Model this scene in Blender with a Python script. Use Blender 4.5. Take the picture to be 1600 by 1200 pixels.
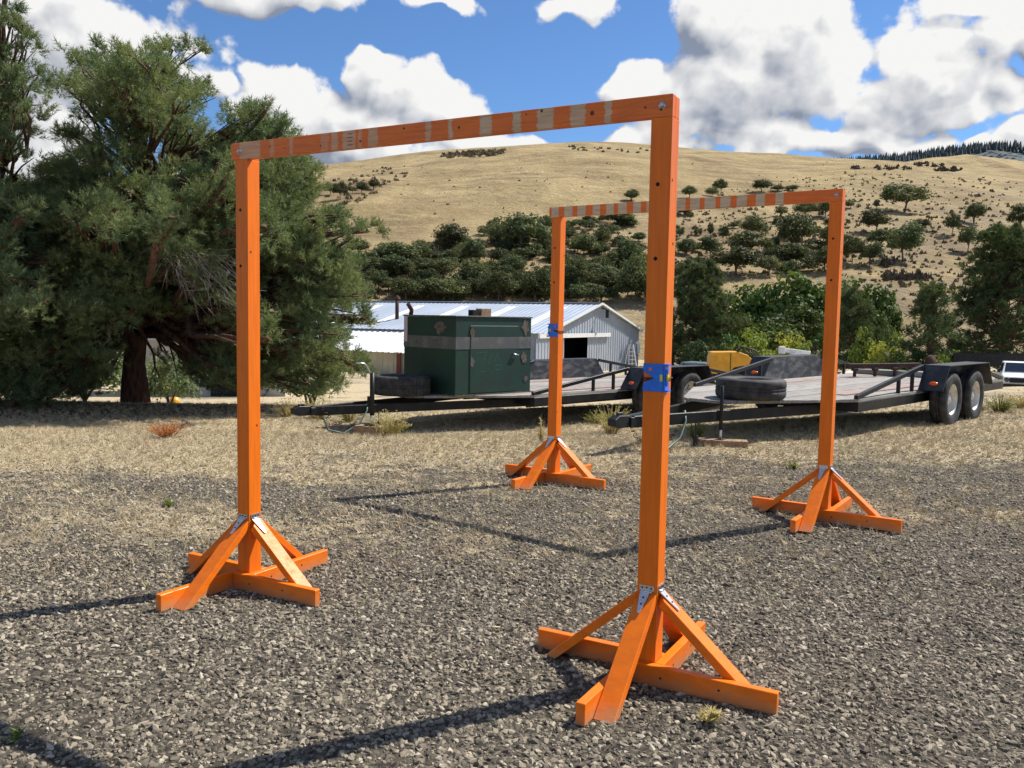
import bpy, bmesh, math, random
import numpy as np
from mathutils import Vector, Matrix

random.seed(7)
RNG = np.random.default_rng(11)
scene = bpy.context.scene
for o in list(bpy.data.objects):
    bpy.data.objects.remove(o)
COL = scene.collection

# ---------------------------------------------------------------- camera
F, PITCH, ROLL, CAMH = 1348.48, 0.0775, 0.01837, 1.5312
cam_d = bpy.data.cameras.new('camera')
cam = bpy.data.objects.new('camera', cam_d)
COL.objects.link(cam)
cam_d.sensor_width = 36.0
cam_d.lens = 36.0 * F / 1600.0
cam_d.clip_start, cam_d.clip_end = 0.05, 9000.0
cam.matrix_world = (Matrix.Translation((0, 0, CAMH)) @ Matrix.Rotation(math.pi / 2 - PITCH, 4, 'X')
                    @ Matrix.Rotation(ROLL, 4, 'Z'))
scene.camera = cam

# ---------------------------------------------------------------- sun, sky, exposure
SUN_AZ, SUN_EL = math.radians(61.3), math.radians(50.5)   # azimuth clockwise from the view axis (+Y)
SUN_DIR = Vector((math.sin(SUN_AZ) * math.cos(SUN_EL), math.cos(SUN_AZ) * math.cos(SUN_EL), math.sin(SUN_EL)))
sun_d = bpy.data.lights.new('sun', 'SUN')
sun_d.energy, sun_d.angle, sun_d.color = 5.0, math.radians(0.53), (1.0, 0.95, 0.87)
sun = bpy.data.objects.new('sun', sun_d)
COL.objects.link(sun)
sun.rotation_euler = SUN_DIR.to_track_quat('Z', 'Y').to_euler()
sun.location = (20, 10, 40)
vs = scene.view_settings
vs.view_transform, vs.look, vs.gamma, vs.exposure = 'Standard', 'None', 1.0, 0.56
vs.use_curve_mapping = False
scene.cycles.max_bounces = 6
scene.cycles.diffuse_bounces = 2
scene.cycles.transparent_max_bounces = 6


def ray(px, py):
    """direction through a point of the 1600x1200 photograph, with unit forward length before tilting"""
    u, v = px - 800.0, py - 600.0
    a = (u * math.cos(ROLL) + v * math.sin(ROLL)) / F
    b = -(-u * math.sin(ROLL) + v * math.cos(ROLL)) / F
    return np.array([a, math.cos(PITCH) + b * math.sin(PITCH), -math.sin(PITCH) + b * math.cos(PITCH)])


def at(px, py, Y):
    d = ray(px, py)
    return np.array([0, 0, CAMH]) + d * (Y / d[1])


def azel(px, py):
    d = ray(px, py)
    return math.atan2(d[0], d[1]), math.atan2(d[2], math.hypot(d[0], d[1]))


class NT:
    """tiny helper for writing node trees"""
    def __init__(self, tree):
        self.t = tree
        self.n, self.l = tree.nodes, tree.links

    def new(self, typ, **kw):
        nd = self.n.new(typ)
        for k, v in kw.items():
            setattr(nd, k, v)
        return nd

    def put(self, sock, v):
        if isinstance(v, bpy.types.NodeSocket):
            self.l.new(v, sock)
        elif v is not None:
            sock.default_value = v

    def math(self, op, a, b=None, c=None, clamp=False):
        nd = self.new('ShaderNodeMath', operation=op, use_clamp=clamp)
        for i, v in enumerate((a, b, c)):
            self.put(nd.inputs[i], v)
        return nd.outputs[0]

    def vmath(self, op, a, b=None):
        nd = self.new('ShaderNodeVectorMath', operation=op)
        self.put(nd.inputs[0], a)
        self.put(nd.inputs[1], b)
        return nd.outputs['Value'] if op in ('LENGTH', 'DOT_PRODUCT', 'DISTANCE') else nd.outputs['Vector']

    def noise(self, vec, scale, detail=4.0, rough=0.55, dist=0.0, typ='FBM', dim='3D'):
        nd = self.new('ShaderNodeTexNoise', noise_type=typ, noise_dimensions=dim)
        self.put(nd.inputs['Vector'], vec)
        nd.inputs['Scale'].default_value = scale
        nd.inputs['Detail'].default_value = detail
        nd.inputs['Roughness'].default_value = rough
        nd.inputs['Distortion'].default_value = dist
        return nd.outputs[0]

    def maprange(self, v, a, b, c=0.0, d=1.0, smooth=True):
        nd = self.new('ShaderNodeMapRange', interpolation_type='SMOOTHSTEP' if smooth else 'LINEAR')
        for i, x in zip(range(5), (v, a, b, c, d)):
            self.put(nd.inputs[i], x)
        return nd.outputs[0]

    def mix(self, f, a, b, blend='MIX'):
        nd = self.new('ShaderNodeMix', data_type='RGBA', blend_type=blend)
        self.put(nd.inputs[0], f)
        for s, v in ((nd.inputs[6], a), (nd.inputs[7], b)):
            if isinstance(v, tuple) and len(v) == 3:
                v = (*v, 1)
            self.put(s, v)
        return nd.outputs[2]


# -- world: clear deep blue with fair weather cumulus
world = bpy.data.worlds.new('World')
scene.world = world
world.use_nodes = True
W = NT(world.node_tree)
W.n.clear()
w_out = W.new('ShaderNodeOutputWorld')
sky = W.new('ShaderNodeTexSky', sky_type='NISHITA')
sky.sun_disc = False
sky.sun_elevation, sky.sun_rotation = SUN_EL, SUN_AZ
sky.air_density, sky.dust_density, sky.ozone_density, sky.altitude = 1.0, 0.15, 3.5, 600
geo = W.new('ShaderNodeTexCoord').outputs['Generated']
dirv = W.vmath('NORMALIZE', geo)
sep = W.new('ShaderNodeSeparateXYZ')
W.l.new(dirv, sep.inputs[0])
az = W.math('ARCTAN2', sep.outputs[0], sep.outputs[1])
el = W.math('ARCSINE', sep.outputs[2])
comb = W.new('ShaderNodeCombineXYZ')
W.put(comb.inputs[0], az)
W.put(comb.inputs[1], el)
AE = comb.outputs[0]

# cumulus heaps: centre and half extents as seen from here, in degrees of azimuth and elevation
CLOUDS = [(150, 50, 175, 75), (40, 110, 140, 90), (270, 120, 55, 45), (325, 128, 28, 22), (60, 230, 110, 80),
          (420, -10, 190, 36), (690, 14, 100, 20), (905, -8, 85, 30),
          (425, 155, 62, 48), (560, 118, 62, 42), (640, 150, 90, 58), (725, 178, 66, 44), (560, 205, 190, 70),
          (470, 245, 130, 40), (690, 230, 120, 36), (545, 88, 44, 22), (790, 240, 60, 25), (930, 250, 60, 30),
          (985, 132, 76, 42), (1100, 40, 66, 66), (1190, 50, 120, 75), (1270, 120, 120, 75), (1130, 130, 120, 60),
          (1140, 200, 150, 52), (1215, 228, 100, 30), (980, 212, 75, 28), (1410, 66, 84, 56), (1485, 105, 105, 62),
          (1550, 60, 80, 40), (1390, 150, 110, 52), (1500, 165, 70, 32), (1590, 150, 60, 50), (1545, 5, 110, 26),
          (1395, 212, 105, 26), (1470, 222, 70, 24), (1550, 217, 20, 15), (1592, 222, 34, 28),
          (-150, 120, 180, 90), (1760, 150, 120, 70), (1750, 30, 110, 40), (500, -140, 200, 40), (1300, -130, 260, 60)]


def cloud_group():
    g = bpy.data.node_groups.new('cloud_density', 'ShaderNodeTree')
    g.interface.new_socket('P', in_out='INPUT', socket_type='NodeSocketVector')
    g.interface.new_socket('D', in_out='OUTPUT', socket_type='NodeSocketFloat')
    G = NT(g)
    gi, go = G.new('NodeGroupInput'), G.new('NodeGroupOutput')
    P = gi.outputs[0]
    wn = G.new('ShaderNodeTexNoise', noise_dimensions='2D')
    G.put(wn.inputs['Vector'], P)
    wn.inputs['Scale'].default_value, wn.inputs['Detail'].default_value = 9.0, 2.0
    warp = G.vmath('MULTIPLY', G.vmath('SUBTRACT', wn.outputs['Color'], (0.5, 0.5, 0.5)), (0.11, 0.06, 0.0))
    Q = G.vmath('ADD', P, warp)
    cur = None
    for (px, py, rx, ry) in CLOUDS:
        a, e = azel(px, py)
        d = G.vmath('MULTIPLY', G.vmath('SUBTRACT', Q, (a, e, 0)), (F / rx, F / ry, 0))
        v = G.math('SUBTRACT', 1.0, G.vmath('LENGTH', d))
        cur = v if cur is None else G.math('SMOOTH_MAX', cur, v, 0.25)
    # unseen sky all round: added broken cumulus, kept thin to lower the fill light
    low = G.noise(P, 2.6, 3.0, 0.5, dim='2D')
    se = G.new('ShaderNodeSeparateXYZ')
    G.put(se.inputs[0], P)
    side = G.maprange(G.math('ABSOLUTE', se.outputs[0]), 0.62, 0.8)
    upw = G.maprange(se.outputs[1], 0.5, 0.75)
    elsewhere = G.math('MAXIMUM', side, upw)
    rest = G.math('MULTIPLY', G.math('SUBTRACT', low, 0.535), 4.5)
    rest = G.math('SUBTRACT', rest, G.math('MULTIPLY', G.math('SUBTRACT', 1.0, elsewhere), 4.0))
    cur = G.math('MAXIMUM', cur, rest)
    cur = G.math('MULTIPLY', cur, 1.5)
    cur = G.math('MINIMUM', cur, 0.8)
    cur = G.math('MAXIMUM', cur, -1.5)

    def billow(scale, smooth, vec):
        vo = G.new('ShaderNodeTexVoronoi', feature='SMOOTH_F1', voronoi_dimensions='2D')
        G.put(vo.inputs['Vector'], G.vmath('MULTIPLY', vec, (1, 1.2, 1)))
        vo.inputs['Scale'].default_value = scale
        vo.inputs['Detail'].default_value = 0.0
        vo.inputs['Smoothness'].default_value = smooth
        return G.math('SUBTRACT', 0.42, vo.outputs['Distance'])
    fine = G.math('SUBTRACT', G.noise(P, 14.0, 9.0, 0.60, dim='2D'), 0.5)
    wn2 = G.new('ShaderNodeTexNoise', noise_dimensions='2D')
    G.put(wn2.inputs['Vector'], P)
    wn2.inputs['Scale'].default_value, wn2.inputs['Detail'].default_value = 34.0, 3.0
    Q2 = G.vmath('ADD', P, G.vmath('MULTIPLY', G.vmath('SUBTRACT', wn2.outputs['Color'], (0.5, 0.5, 0.5)), (0.030, 0.030, 0.0)))
    b1, b2, b3 = billow(11.0, 0.2, Q2), billow(25.0, 0.2, Q2), billow(58.0, 0.3, Q2)
    bil = G.math('ADD', G.math('MULTIPLY', b1, 0.75), G.math('ADD', G.math('MULTIPLY', b2, 0.42), G.math('MULTIPLY', b3, 0.22)))
    D = G.math('ADD', G.math('ADD', cur, bil), G.math('MULTIPLY', fine, 1.35))
    G.l.new(G.math('ADD', D, -0.14), go.inputs[0])
    g.interface.new_socket('S', in_out='OUTPUT', socket_type='NodeSocketFloat')
    S_ = G.math('ADD', G.math('ADD', G.math('MULTIPLY', cur, 0.8), G.math('ADD', G.math('MULTIPLY', b1, 0.85), G.math('ADD', G.math('MULTIPLY', b2, 0.34), G.math('MULTIPLY', b3, 0.07)))), G.math('MULTIPLY', fine, 0.28))
    G.l.new(S_, go.inputs[1])
    g.interface.new_socket('C', in_out='OUTPUT', socket_type='NodeSocketFloat')
    G.l.new(cur, go.inputs[2])
    return g


CG = cloud_group()


def cloud_at(vec):
    nd = W.new('ShaderNodeGroup')
    nd.node_tree = CG
    W.put(nd.inputs[0], vec)
    return nd.outputs


d0, s0, c0 = cloud_at(AE)[0:3]
sx, sy = 0.62, 0.78      # towards the sun across the sky
s1 = cloud_at(W.vmath('ADD', AE, (0.016 * sx, 0.016 * sy, 0)))[1]
_, s2, c2 = cloud_at(W.vmath('ADD', AE, (0.050 * sx, 0.050 * sy, 0)))[0:3]
mask = W.maprange(d0, -0.06, 0.25)
mask = W.math('MULTIPLY', mask, W.maprange(el, -0.01, 0.03))
relief = W.math('MULTIPLY', W.math('SUBTRACT', s0, s1), 1.35)
wide = W.math('MULTIPLY', W.math('SUBTRACT', s0, s2), 0.60)
thick = W.math('MULTIPLY', W.maprange(d0, 0.20, 1.15), 0.62)
lit = W.math('ADD', W.math('SUBTRACT', 0.88, thick), W.math('ADD', relief, wide), clamp=True)
ccol = W.mix(lit, (0.27, 0.315, 0.415), (1.0, 0.995, 0.985))
bg_s, bg_c = W.new('ShaderNodeBackground'), W.new('ShaderNodeBackground')
tint = W.mix(1.0, sky.outputs[0], (0.70, 0.90, 1.12), 'MULTIPLY')
W.l.new(tint, bg_s.inputs[0])
bg_s.inputs[1].default_value = 0.080
W.l.new(ccol, bg_c.inputs[0])
bg_c.inputs[1].default_value = 0.63
mx = W.new('ShaderNodeMixShader')
W.put(mx.inputs[0], mask)
W.l.new(bg_s.outputs[0], mx.inputs[1])
W.l.new(bg_c.outputs[0], mx.inputs[2])
W.l.new(mx.outputs[0], w_out.inputs[0])
world.cycles.sampling_method = 'NONE'

# ---------------------------------------------------------------- materials
MATS = {}


def mat(name, col, rough=0.6, metal=0.0, var=0.0, vscale=8.0, col2=None, stretch=None, bump=0.0, bscale=None,
        objrand=0.0, spec=0.5, detail=5.0, lo=0.35, hi=0.65):
    if name in MATS:
        return MATS[name]
    m = bpy.data.materials.new(name)
    m.use_nodes = True
    T = NT(m.node_tree)
    b = T.n['Principled BSDF']
    b.inputs['Roughness'].default_value = rough
    b.inputs['Metallic'].default_value = metal
    b.inputs['Specular IOR Level'].default_value = spec
    vec = T.new('ShaderNodeTexCoord').outputs['Object']
    if stretch:
        vec = T.vmath('MULTIPLY', vec, stretch)
    c = (*col, 1)
    out = c
    if var or col2:
        f = T.maprange(T.noise(vec, vscale, detail), lo, hi)
        c2 = col2 if col2 else tuple(x * (1 - var) for x in col)
        out = T.mix(f, c[:3], c2)
    if objrand:
        oi = T.new('ShaderNodeObjectInfo').outputs['Random']
        hs = T.new('ShaderNodeHueSaturation')
        T.put(hs.inputs['Value'], T.math('MULTIPLY_ADD', oi, objrand * 2, 1 - objrand))
        T.put(hs.inputs['Hue'], T.math('MULTIPLY_ADD', T.math('FRACT', T.math('MULTIPLY', oi, 7.3)), objrand * 0.08, 0.5 - objrand * 0.04))
        T.put(hs.inputs['Color'], out)
        out = hs.outputs[0]
    T.put(b.inputs['Base Color'], out)
    if bump:
        bn = T.new('ShaderNodeBump')
        bn.inputs['Strength'].default_value = bump
        bn.inputs['Distance'].default_value = 0.02
        T.put(bn.inputs['Height'], T.noise(vec, bscale or vscale * 2, 5.0, 0.6))
        T.l.new(bn.outputs[0], b.inputs['Normal'])
    MATS[name] = m
    return m


def leaf_mat(name, col, col2, vscale=1.2, trans=0.3, objrand=0.0, rough=0.62):
    m = bpy.data.materials.new(name)
    m.use_nodes = True
    T = NT(m.node_tree)
    T.n.remove(T.n['Principled BSDF'])
    out = T.n['Material Output']
    vec = T.new('ShaderNodeTexCoord').outputs['Object']
    f = T.maprange(T.noise(vec, vscale, 6.0, 0.7), 0.32, 0.68)
    c = T.mix(f, col, col2)
    if objrand:
        oi = T.new('ShaderNodeObjectInfo').outputs['Random']
        hs = T.new('ShaderNodeHueSaturation')
        T.put(hs.inputs['Value'], T.math('MULTIPLY_ADD', oi, objrand * 2, 1 - objrand))
        T.put(hs.inputs['Hue'], T.math('MULTIPLY_ADD', T.math('FRACT', T.math('MULTIPLY', oi, 7.3)), 0.05, 0.475))
        T.put(hs.inputs['Color'], c)
        c = hs.outputs[0]
    p = T.new('ShaderNodeBsdfPrincipled')
    p.inputs['Roughness'].default_value = rough
    p.inputs['Specular IOR Level'].default_value = 0.18
    T.put(p.inputs['Base Color'], c)
    tr = T.new('ShaderNodeBsdfTranslucent')
    T.put(tr.inputs[0], T.mix(1.0, c, (1.15, 1.1, 0.6), 'MULTIPLY'))
    mxx = T.new('ShaderNodeMixShader')
    mxx.inputs[0].default_value = trans
    T.l.new(p.outputs[0], mxx.inputs[1])
    T.l.new(tr.outputs[0], mxx.inputs[2])
    T.l.new(mxx.outputs[0], out.inputs[0])
    MATS[name] = m
    return m


M_ORANGE_V = mat('orange_paint_upright', (0.90, 0.190, 0.007), 0.42, var=0.12, vscale=5, stretch=(9, 9, 0.7), bump=0.07, bscale=14, spec=0.3)
M_ORANGE_H = mat('orange_paint_board', (0.90, 0.190, 0.007), 0.42, var=0.12, vscale=6, stretch=(2, 2, 5), bump=0.06, bscale=16, spec=0.3)
M_GALV = mat('galvanised_steel', (0.62, 0.65, 0.70), 0.33, 0.85, var=0.2, vscale=60)
M_DARKHOLE = mat('hole_and_screw_dark', (0.012, 0.006, 0.004), 0.9)  # dark of a hole put into the colour; also used on screws
M_KNOT = mat('wood_knot', (0.16, 0.045, 0.012), 0.6, var=0.5, vscale=60)
M_BLUE = mat('blue_plastic', (0.015, 0.17, 0.75), 0.32, var=0.15, vscale=30)
M_BLACKRUB = mat('black_rubber', (0.012, 0.012, 0.013), 0.6)
M_VIAL = mat('yellow_vial', (0.75, 0.72, 0.05), 0.12)
M_RED = mat('red_plastic', (0.5, 0.02, 0.02), 0.4)
M_FRAME = mat('black_painted_steel', (0.009, 0.010, 0.012), 0.42, var=0.0, vscale=7, col2=(0.020, 0.020, 0.021), bump=0.15, bscale=30, spec=0.25)
M_FENDER = mat('fender_paint', (0.013, 0.016, 0.024), 0.34, vscale=5, col2=(0.045, 0.047, 0.052), lo=0.45, hi=0.75, bump=0.1, bscale=20)
M_FENDER_IN = mat('scuffed_fender_paint', (0.022, 0.026, 0.034), 0.5, vscale=4, col2=(0.13, 0.13, 0.125), lo=0.42, hi=0.68, stretch=(1, 1, 2.2), bump=0.2, detail=9)
M_PLANK = mat('weathered_deck_plank', (0.33, 0.312, 0.285), 0.85, vscale=5, col2=(0.17, 0.152, 0.132), stretch=(0.6, 14, 14), bump=0.5, bscale=9, objrand=0.16, lo=0.4, hi=0.7)
M_RUST = mat('rusty_steel_strip', (0.25, 0.155, 0.125), 0.75, 0.1, vscale=9, col2=(0.33, 0.27, 0.245), bump=0.3)
M_RUSTDARK = mat('dark_rust', (0.085, 0.035, 0.022), 0.85, vscale=14, col2=(0.03, 0.016, 0.012), bump=0.3)
M_TYRE = mat('tyre_rubber', (0.022, 0.022, 0.023), 0.72, vscale=10, col2=(0.055, 0.053, 0.05), bump=0.3, bscale=40, spec=0.35)
M_RIM = mat('dusty_silver_rim', (0.70, 0.675, 0.62), 0.4, 0.35, vscale=9, col2=(0.36, 0.31, 0.25), lo=0.45, hi=0.75)
M_AMBER = mat('amber_lens', (0.85, 0.13, 0.01), 0.15)
M_REDLENS = mat('red_lens', (0.75, 0.05, 0.012), 0.15)
M_BLOCK = mat('old_timber_block', (0.36, 0.24, 0.13), 0.9, vscale=6, col2=(0.2, 0.13, 0.08), stretch=(8, 1, 8), bump=0.4)
M_GREEN = mat('worn_green_paint', (0.005, 0.040, 0.023), 0.55, vscale=3.0, col2=(0.009, 0.029, 0.019), bump=0.12, bscale=20)
M_GREYBAND = mat('grey_band_paint', (0.085, 0.09, 0.087), 0.6, vscale=6, col2=(0.15, 0.14, 0.12), lo=0.45, hi=0.7)
M_BAREMETAL = mat('flaked_primer', (0.13, 0.11, 0.09), 0.7, vscale=14, col2=(0.07, 0.055, 0.04))
M_CHALK = mat('chalk_scrawl', (0.055, 0.10, 0.078), 0.9)
M_PAPER = mat('bleached_sticker', (0.55, 0.42, 0.45), 0.7)
M_ROOF = mat('grey_metal_roof', (0.40, 0.45, 0.52), 0.45, 0.1, vscale=0.35, col2=(0.35, 0.40, 0.47))
M_ROOFWHITE = mat('white_metal_roof', (0.80, 0.80, 0.80), 0.45, vscale=0.5, col2=(0.72, 0.72, 0.72))
M_SKYLIGHT = mat('skylight_sheet', (0.80, 0.79, 0.73), 0.4, vscale=1.0, col2=(0.70, 0.66, 0.55))
M_SHEDWALL = mat('blue_grey_metal_wall', (0.38, 0.42, 0.48), 0.5, 0.1, vscale=0.7, col2=(0.33, 0.37, 0.42))
M_TANWALL = mat('tan_metal_wall', (0.52, 0.45, 0.30), 0.6, vscale=0.8, col2=(0.42, 0.36, 0.24))
M_WHITE = mat('white_paint', (0.78, 0.78, 0.76), 0.4, vscale=6, col2=(0.66, 0.66, 0.63))
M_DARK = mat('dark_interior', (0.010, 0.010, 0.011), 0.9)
M_BROWNRED = mat('red_brown_post', (0.16, 0.04, 0.025), 0.7)
M_YELLOW = mat('machine_yellow', (0.74, 0.36, 0.015), 0.4, vscale=3, col2=(0.60, 0.28, 0.02))
M_GLASS = mat('dark_window_glass', (0.02, 0.028, 0.034), 0.06, spec=0.9)
M_BLUEGREY = mat('blue_grey_car_paint', (0.12, 0.17, 0.20), 0.25, vscale=3, col2=(0.15, 0.20, 0.23))
M_ALU = mat('aluminium', (0.7, 0.7, 0.7), 0.4, 0.5)
M_BARK = mat('pine_bark', (0.17, 0.085, 0.055), 0.95, vscale=5, col2=(0.055, 0.032, 0.024), stretch=(4, 4, 0.8), bump=1.0, bscale=5)
M_BARKGREY = mat('oak_bark', (0.13, 0.11, 0.09), 0.95, vscale=3, col2=(0.06, 0.05, 0.04), bump=0.5)
M_TWIG = mat('dead_twig', (0.48, 0.43, 0.38), 0.9, vscale=3, col2=(0.32, 0.26, 0.22))
M_TWIGRED = mat('bare_branch', (0.20, 0.12, 0.085), 0.9, vscale=3, col2=(0.10, 0.06, 0.045))
M_NEEDLE = leaf_mat('pine_needles', (0.118, 0.178, 0.090), (0.250, 0.290, 0.125), 1.5, 0.25)
M_NEEDLE2 = leaf_mat('spruce_needles', (0.112, 0.172, 0.096), (0.235, 0.280, 0.130), 1.3, 0.25)
M_NEEDLEFAR = leaf_mat('far_pine_needles', (0.060, 0.100, 0.042), (0.120, 0.150, 0.062), 0.7, 0.2)
M_OAK = leaf_mat('oak_leaves', (0.070, 0.092, 0.040), (0.128, 0.142, 0.064), 0.35, 0.28, 0.38)
M_WOOD = leaf_mat('valley_leaves', (0.058, 0.105, 0.026), (0.110, 0.160, 0.042), 0.5, 0.28, 0.2)
M_DARKLEAF = leaf_mat('dark_leaves', (0.036, 0.064, 0.024), (0.07, 0.105, 0.034), 0.5, 0.2, 0.1)
M_LIME = leaf_mat('lime_leaves', (0.17, 0.24, 0.045), (0.25, 0.31, 0.07), 0.8, 0.35)
M_YELLOWLEAF = leaf_mat('yellow_green_leaves', (0.36, 0.36, 0.06), (0.27, 0.31, 0.06), 0.8, 0.35)
M_WEED = leaf_mat('weed_green', (0.22, 0.24, 0.07), (0.36, 0.32, 0.11), 6, 0.3)
M_WEEDDRY = leaf_mat('weed_straw', (0.52, 0.43, 0.18), (0.60, 0.50, 0.26), 6, 0.3)
M_WEEDORANGE = leaf_mat('rust_orange_weed', (0.55, 0.18, 0.05), (0.45, 0.24, 0.10), 6, 0.3)
M_LEAFGREEN = leaf_mat('fresh_grass_green', (0.14, 0.22, 0.05), (0.22, 0.27, 0.08), 8, 0.3)
M_ROCK = mat('hill_rock', (0.12, 0.09, 0.07), 0.95, vscale=2, col2=(0.07, 0.05, 0.04))
M_SCRUB = mat('dry_scrub', (0.20, 0.14, 0.085), 0.95, vscale=0.05, col2=(0.14, 0.12, 0.065))
M_FIRFAR = mat('hazed_fir_forest', (0.040, 0.062, 0.072), 0.95, vscale=0.02, col2=(0.052, 0.074, 0.080))  # distance haze put into the colour as a paler blue-grey
M_CONCRETE = mat('pale_concrete', (0.42, 0.40, 0.37), 0.9, vscale=0.6, col2=(0.33, 0.31, 0.28))
M_HOSE = mat('grey_green_hose', (0.07, 0.12, 0.10), 0.5)


def weather_paint(m, streak):
    T = NT(m.node_tree)
    b = T.n['Principled BSDF']
    src = b.inputs['Base Color'].links[0].from_socket
    P = T.new('ShaderNodeTexCoord').outputs['Object']
    st = T.maprange(T.noise(T.vmath('MULTIPLY', P, streak), 3.0, 8.0, 0.7), 0.40, 0.72)
    c = T.mix(T.math('MULTIPLY', st, 0.30), src, (0.62, 0.115, 0.006))
    sc = T.maprange(T.noise(P, 21.0, 7.0, 0.75), 0.64, 0.76)
    c = T.mix(T.math('MULTIPLY', sc, 0.30), c, (0.80, 0.40, 0.14))
    se = T.new('ShaderNodeSeparateXYZ')
    T.put(se.inputs[0], P)
    low = T.math('ADD', se.outputs[2], T.math('MULTIPLY', T.noise(P, 13.0, 6.0, 0.7), -0.10))
    du = T.maprange(low, -0.05, 0.03, 0.55, 0.0)
    c = T.mix(du, c, (0.40, 0.27, 0.15))
    T.put(b.inputs['Base Color'], c)
    T.put(b.inputs['Roughness'], T.maprange(st, 0.0, 1.0, 0.36, 0.58))


weather_paint(M_ORANGE_V, (22, 22, 0.8))
weather_paint(M_ORANGE_H, (5, 5, 9))


# ---------------------------------------------------------------- mesh helpers
def tag(o, label=None, cat=None, group=None, kind=None):
    if label:
        o['label'] = label
    if cat:
        o['category'] = cat
    if group:
        o['group'] = group
    if kind:
        o['kind'] = kind
    return o


def thing(name, label, cat, loc=(0, 0, 0), rz=0.0, group=None):
    o = bpy.data.objects.new(name, None)
    o.empty_display_size = 0.2
    COL.objects.link(o)
    o.location = loc
    o.rotation_euler = (0, 0, rz)
    return tag(o, label, cat, group)


def link(name, me, parent=None, loc=None):
    o = bpy.data.objects.new(name, me)
    COL.objects.link(o)
    if parent is not None:
        o.parent = parent
    if loc is not None:
        o.location = loc
    return o


class MB:
    """collects shapes and links them as one mesh object"""
    def __init__(self):
        self.v, self.f, self.sm = [], [], []

    def add(self, verts, faces, smooth=False):
        n = len(self.v)
        self.v += [tuple(map(float, p)) for p in verts]
        self.f += [tuple(i + n for i in f) for f in faces]
        self.sm += [smooth] * len(faces)
        return self

    def box(self, c, s, rot=None):
        hx, hy, hz = s[0] / 2, s[1] / 2, s[2] / 2
        vs_ = [Vector((x, y, z)) for z in (-hz, hz) for (x, y) in ((-hx, -hy), (hx, -hy), (hx, hy), (-hx, hy))]
        if rot is not None:
            vs_ = [rot @ p for p in vs_]
        vs_ = [p + Vector(c) for p in vs_]
        return self.add(vs_, [(3, 2, 1, 0), (4, 5, 6, 7), (0, 1, 5, 4), (1, 2, 6, 5), (2, 3, 7, 6), (3, 0, 4, 7)])

    def bar(self, p0, p1, w, h, up=(0, 0, 1)):
        """rectangular bar; w across, h along `up`"""
        p0, p1 = Vector(p0), Vector(p1)
        d = (p1 - p0).normalized()
        s = d.cross(Vector(up))
        if s.length < 1e-4:
            s = d.cross(Vector((0, 1, 0)))
        s.normalize()
        u = s.cross(d)
        vs_ = []
        for p in (p0, p1):
            for a, b in ((-1, -1), (1, -1), (1, 1), (-1, 1)):
                vs_.append(p + s * a * w / 2 + u * b * h / 2)
        return self.add(vs_, [(3, 2, 1, 0), (4, 5, 6, 7), (0, 1, 5, 4), (1, 2, 6, 5), (2, 3, 7, 6), (3, 0, 4, 7)])

    def prism(self, poly, to3, t0, t1):
        """poly: 2-D outline (ccw); to3(a, b, t) -> point"""
        n = len(poly)
        vs_ = [to3(a, b, t0) for a, b in poly] + [to3(a, b, t1) for a, b in poly]
        fs = [tuple(range(n))[::-1], tuple(range(n, 2 * n))]
        fs += [(i, (i + 1) % n, n + (i + 1) % n, n + i) for i in range(n)]
        return self.add(vs_, fs)

    def tube(self, pts, rad, n=6, smooth=True, cap=True):
        pts = [Vector(p) for p in pts]
        if not hasattr(rad, '__len__'):
            rad = [rad] * len(pts)
        vs_, fs = [], []
        prev = None
        for i, p in enumerate(pts):
            d = (pts[min(i + 1, len(pts) - 1)] - pts[max(i - 1, 0)]).normalized()
            if prev is None:
                a = d.cross(Vector((0, 0, 1)))
                if a.length < 1e-3:
                    a = d.cross(Vector((1, 0, 0)))
            else:
                a = prev - d * prev.dot(d)
            a.normalize()
            prev = a
            b = d.cross(a)
            for k in range(n):
                t = 2 * math.pi * k / n
                vs_.append(p + (a * math.cos(t) + b * math.sin(t)) * rad[i])
        for i in range(len(pts) - 1):
            for k in range(n):
                k2 = (k + 1) % n
                fs.append((i * n + k, i * n + k2, (i + 1) * n + k2, (i + 1) * n + k))
        self.add(vs_, fs, smooth)
        if cap:
            m = len(self.v) - len(vs_)
            self.f.append(tuple(m + k for k in range(n))[::-1])
            self.f.append(tuple(m + (len(pts) - 1) * n + k for k in range(n)))
            self.sm += [False, False]
        return self

    def lathe(self, prof, c, axis='z', n=32, smooth=True, ang=None):
        """prof: list of (radius, along axis)"""
        vs_, fs = [], []
        for (r, h) in prof:
            for k in range(n):
                t = 2 * math.pi * k / n
                a, b = r * math.cos(t), r * math.sin(t)
                p = {'z': (a, b, h), 'y': (a, h, b), 'x': (h, a, b)}[axis]
                vs_.append(Vector(p) + Vector(c))
        for i in range(len(prof) - 1):
            for k in range(n):
                k2 = (k + 1) % n
                q = (i * n + k, i * n + k2, (i + 1) * n + k2, (i + 1) * n + k)
                fs.append(q if axis != 'y' else q[::-1])
        return self.add(vs_, fs, smooth)

    def mesh(self, name, m):
        me = bpy.data.meshes.new(name)
        me.from_pydata(self.v, [], self.f)
        me.materials.append(m)
        me.polygons.foreach_set('use_smooth', self.sm)
        me.update()
        return me

    def build(self, name, m, parent=None, bevel=0.0, loc=None):
        me = self.mesh(name, m)
        if bevel:
            bm = bmesh.new()
            bm.from_mesh(me)
            bmesh.ops.recalc_face_normals(bm, faces=bm.faces)
            es = [e for e in bm.edges if len(e.link_faces) == 2 and e.calc_face_angle(0) > 0.5]
            bmesh.ops.bevel(bm, geom=es, offset=bevel, segments=1, affect='EDGES')
            bm.to_mesh(me)
            bm.free()
        return link(name, me, parent, loc)


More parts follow.
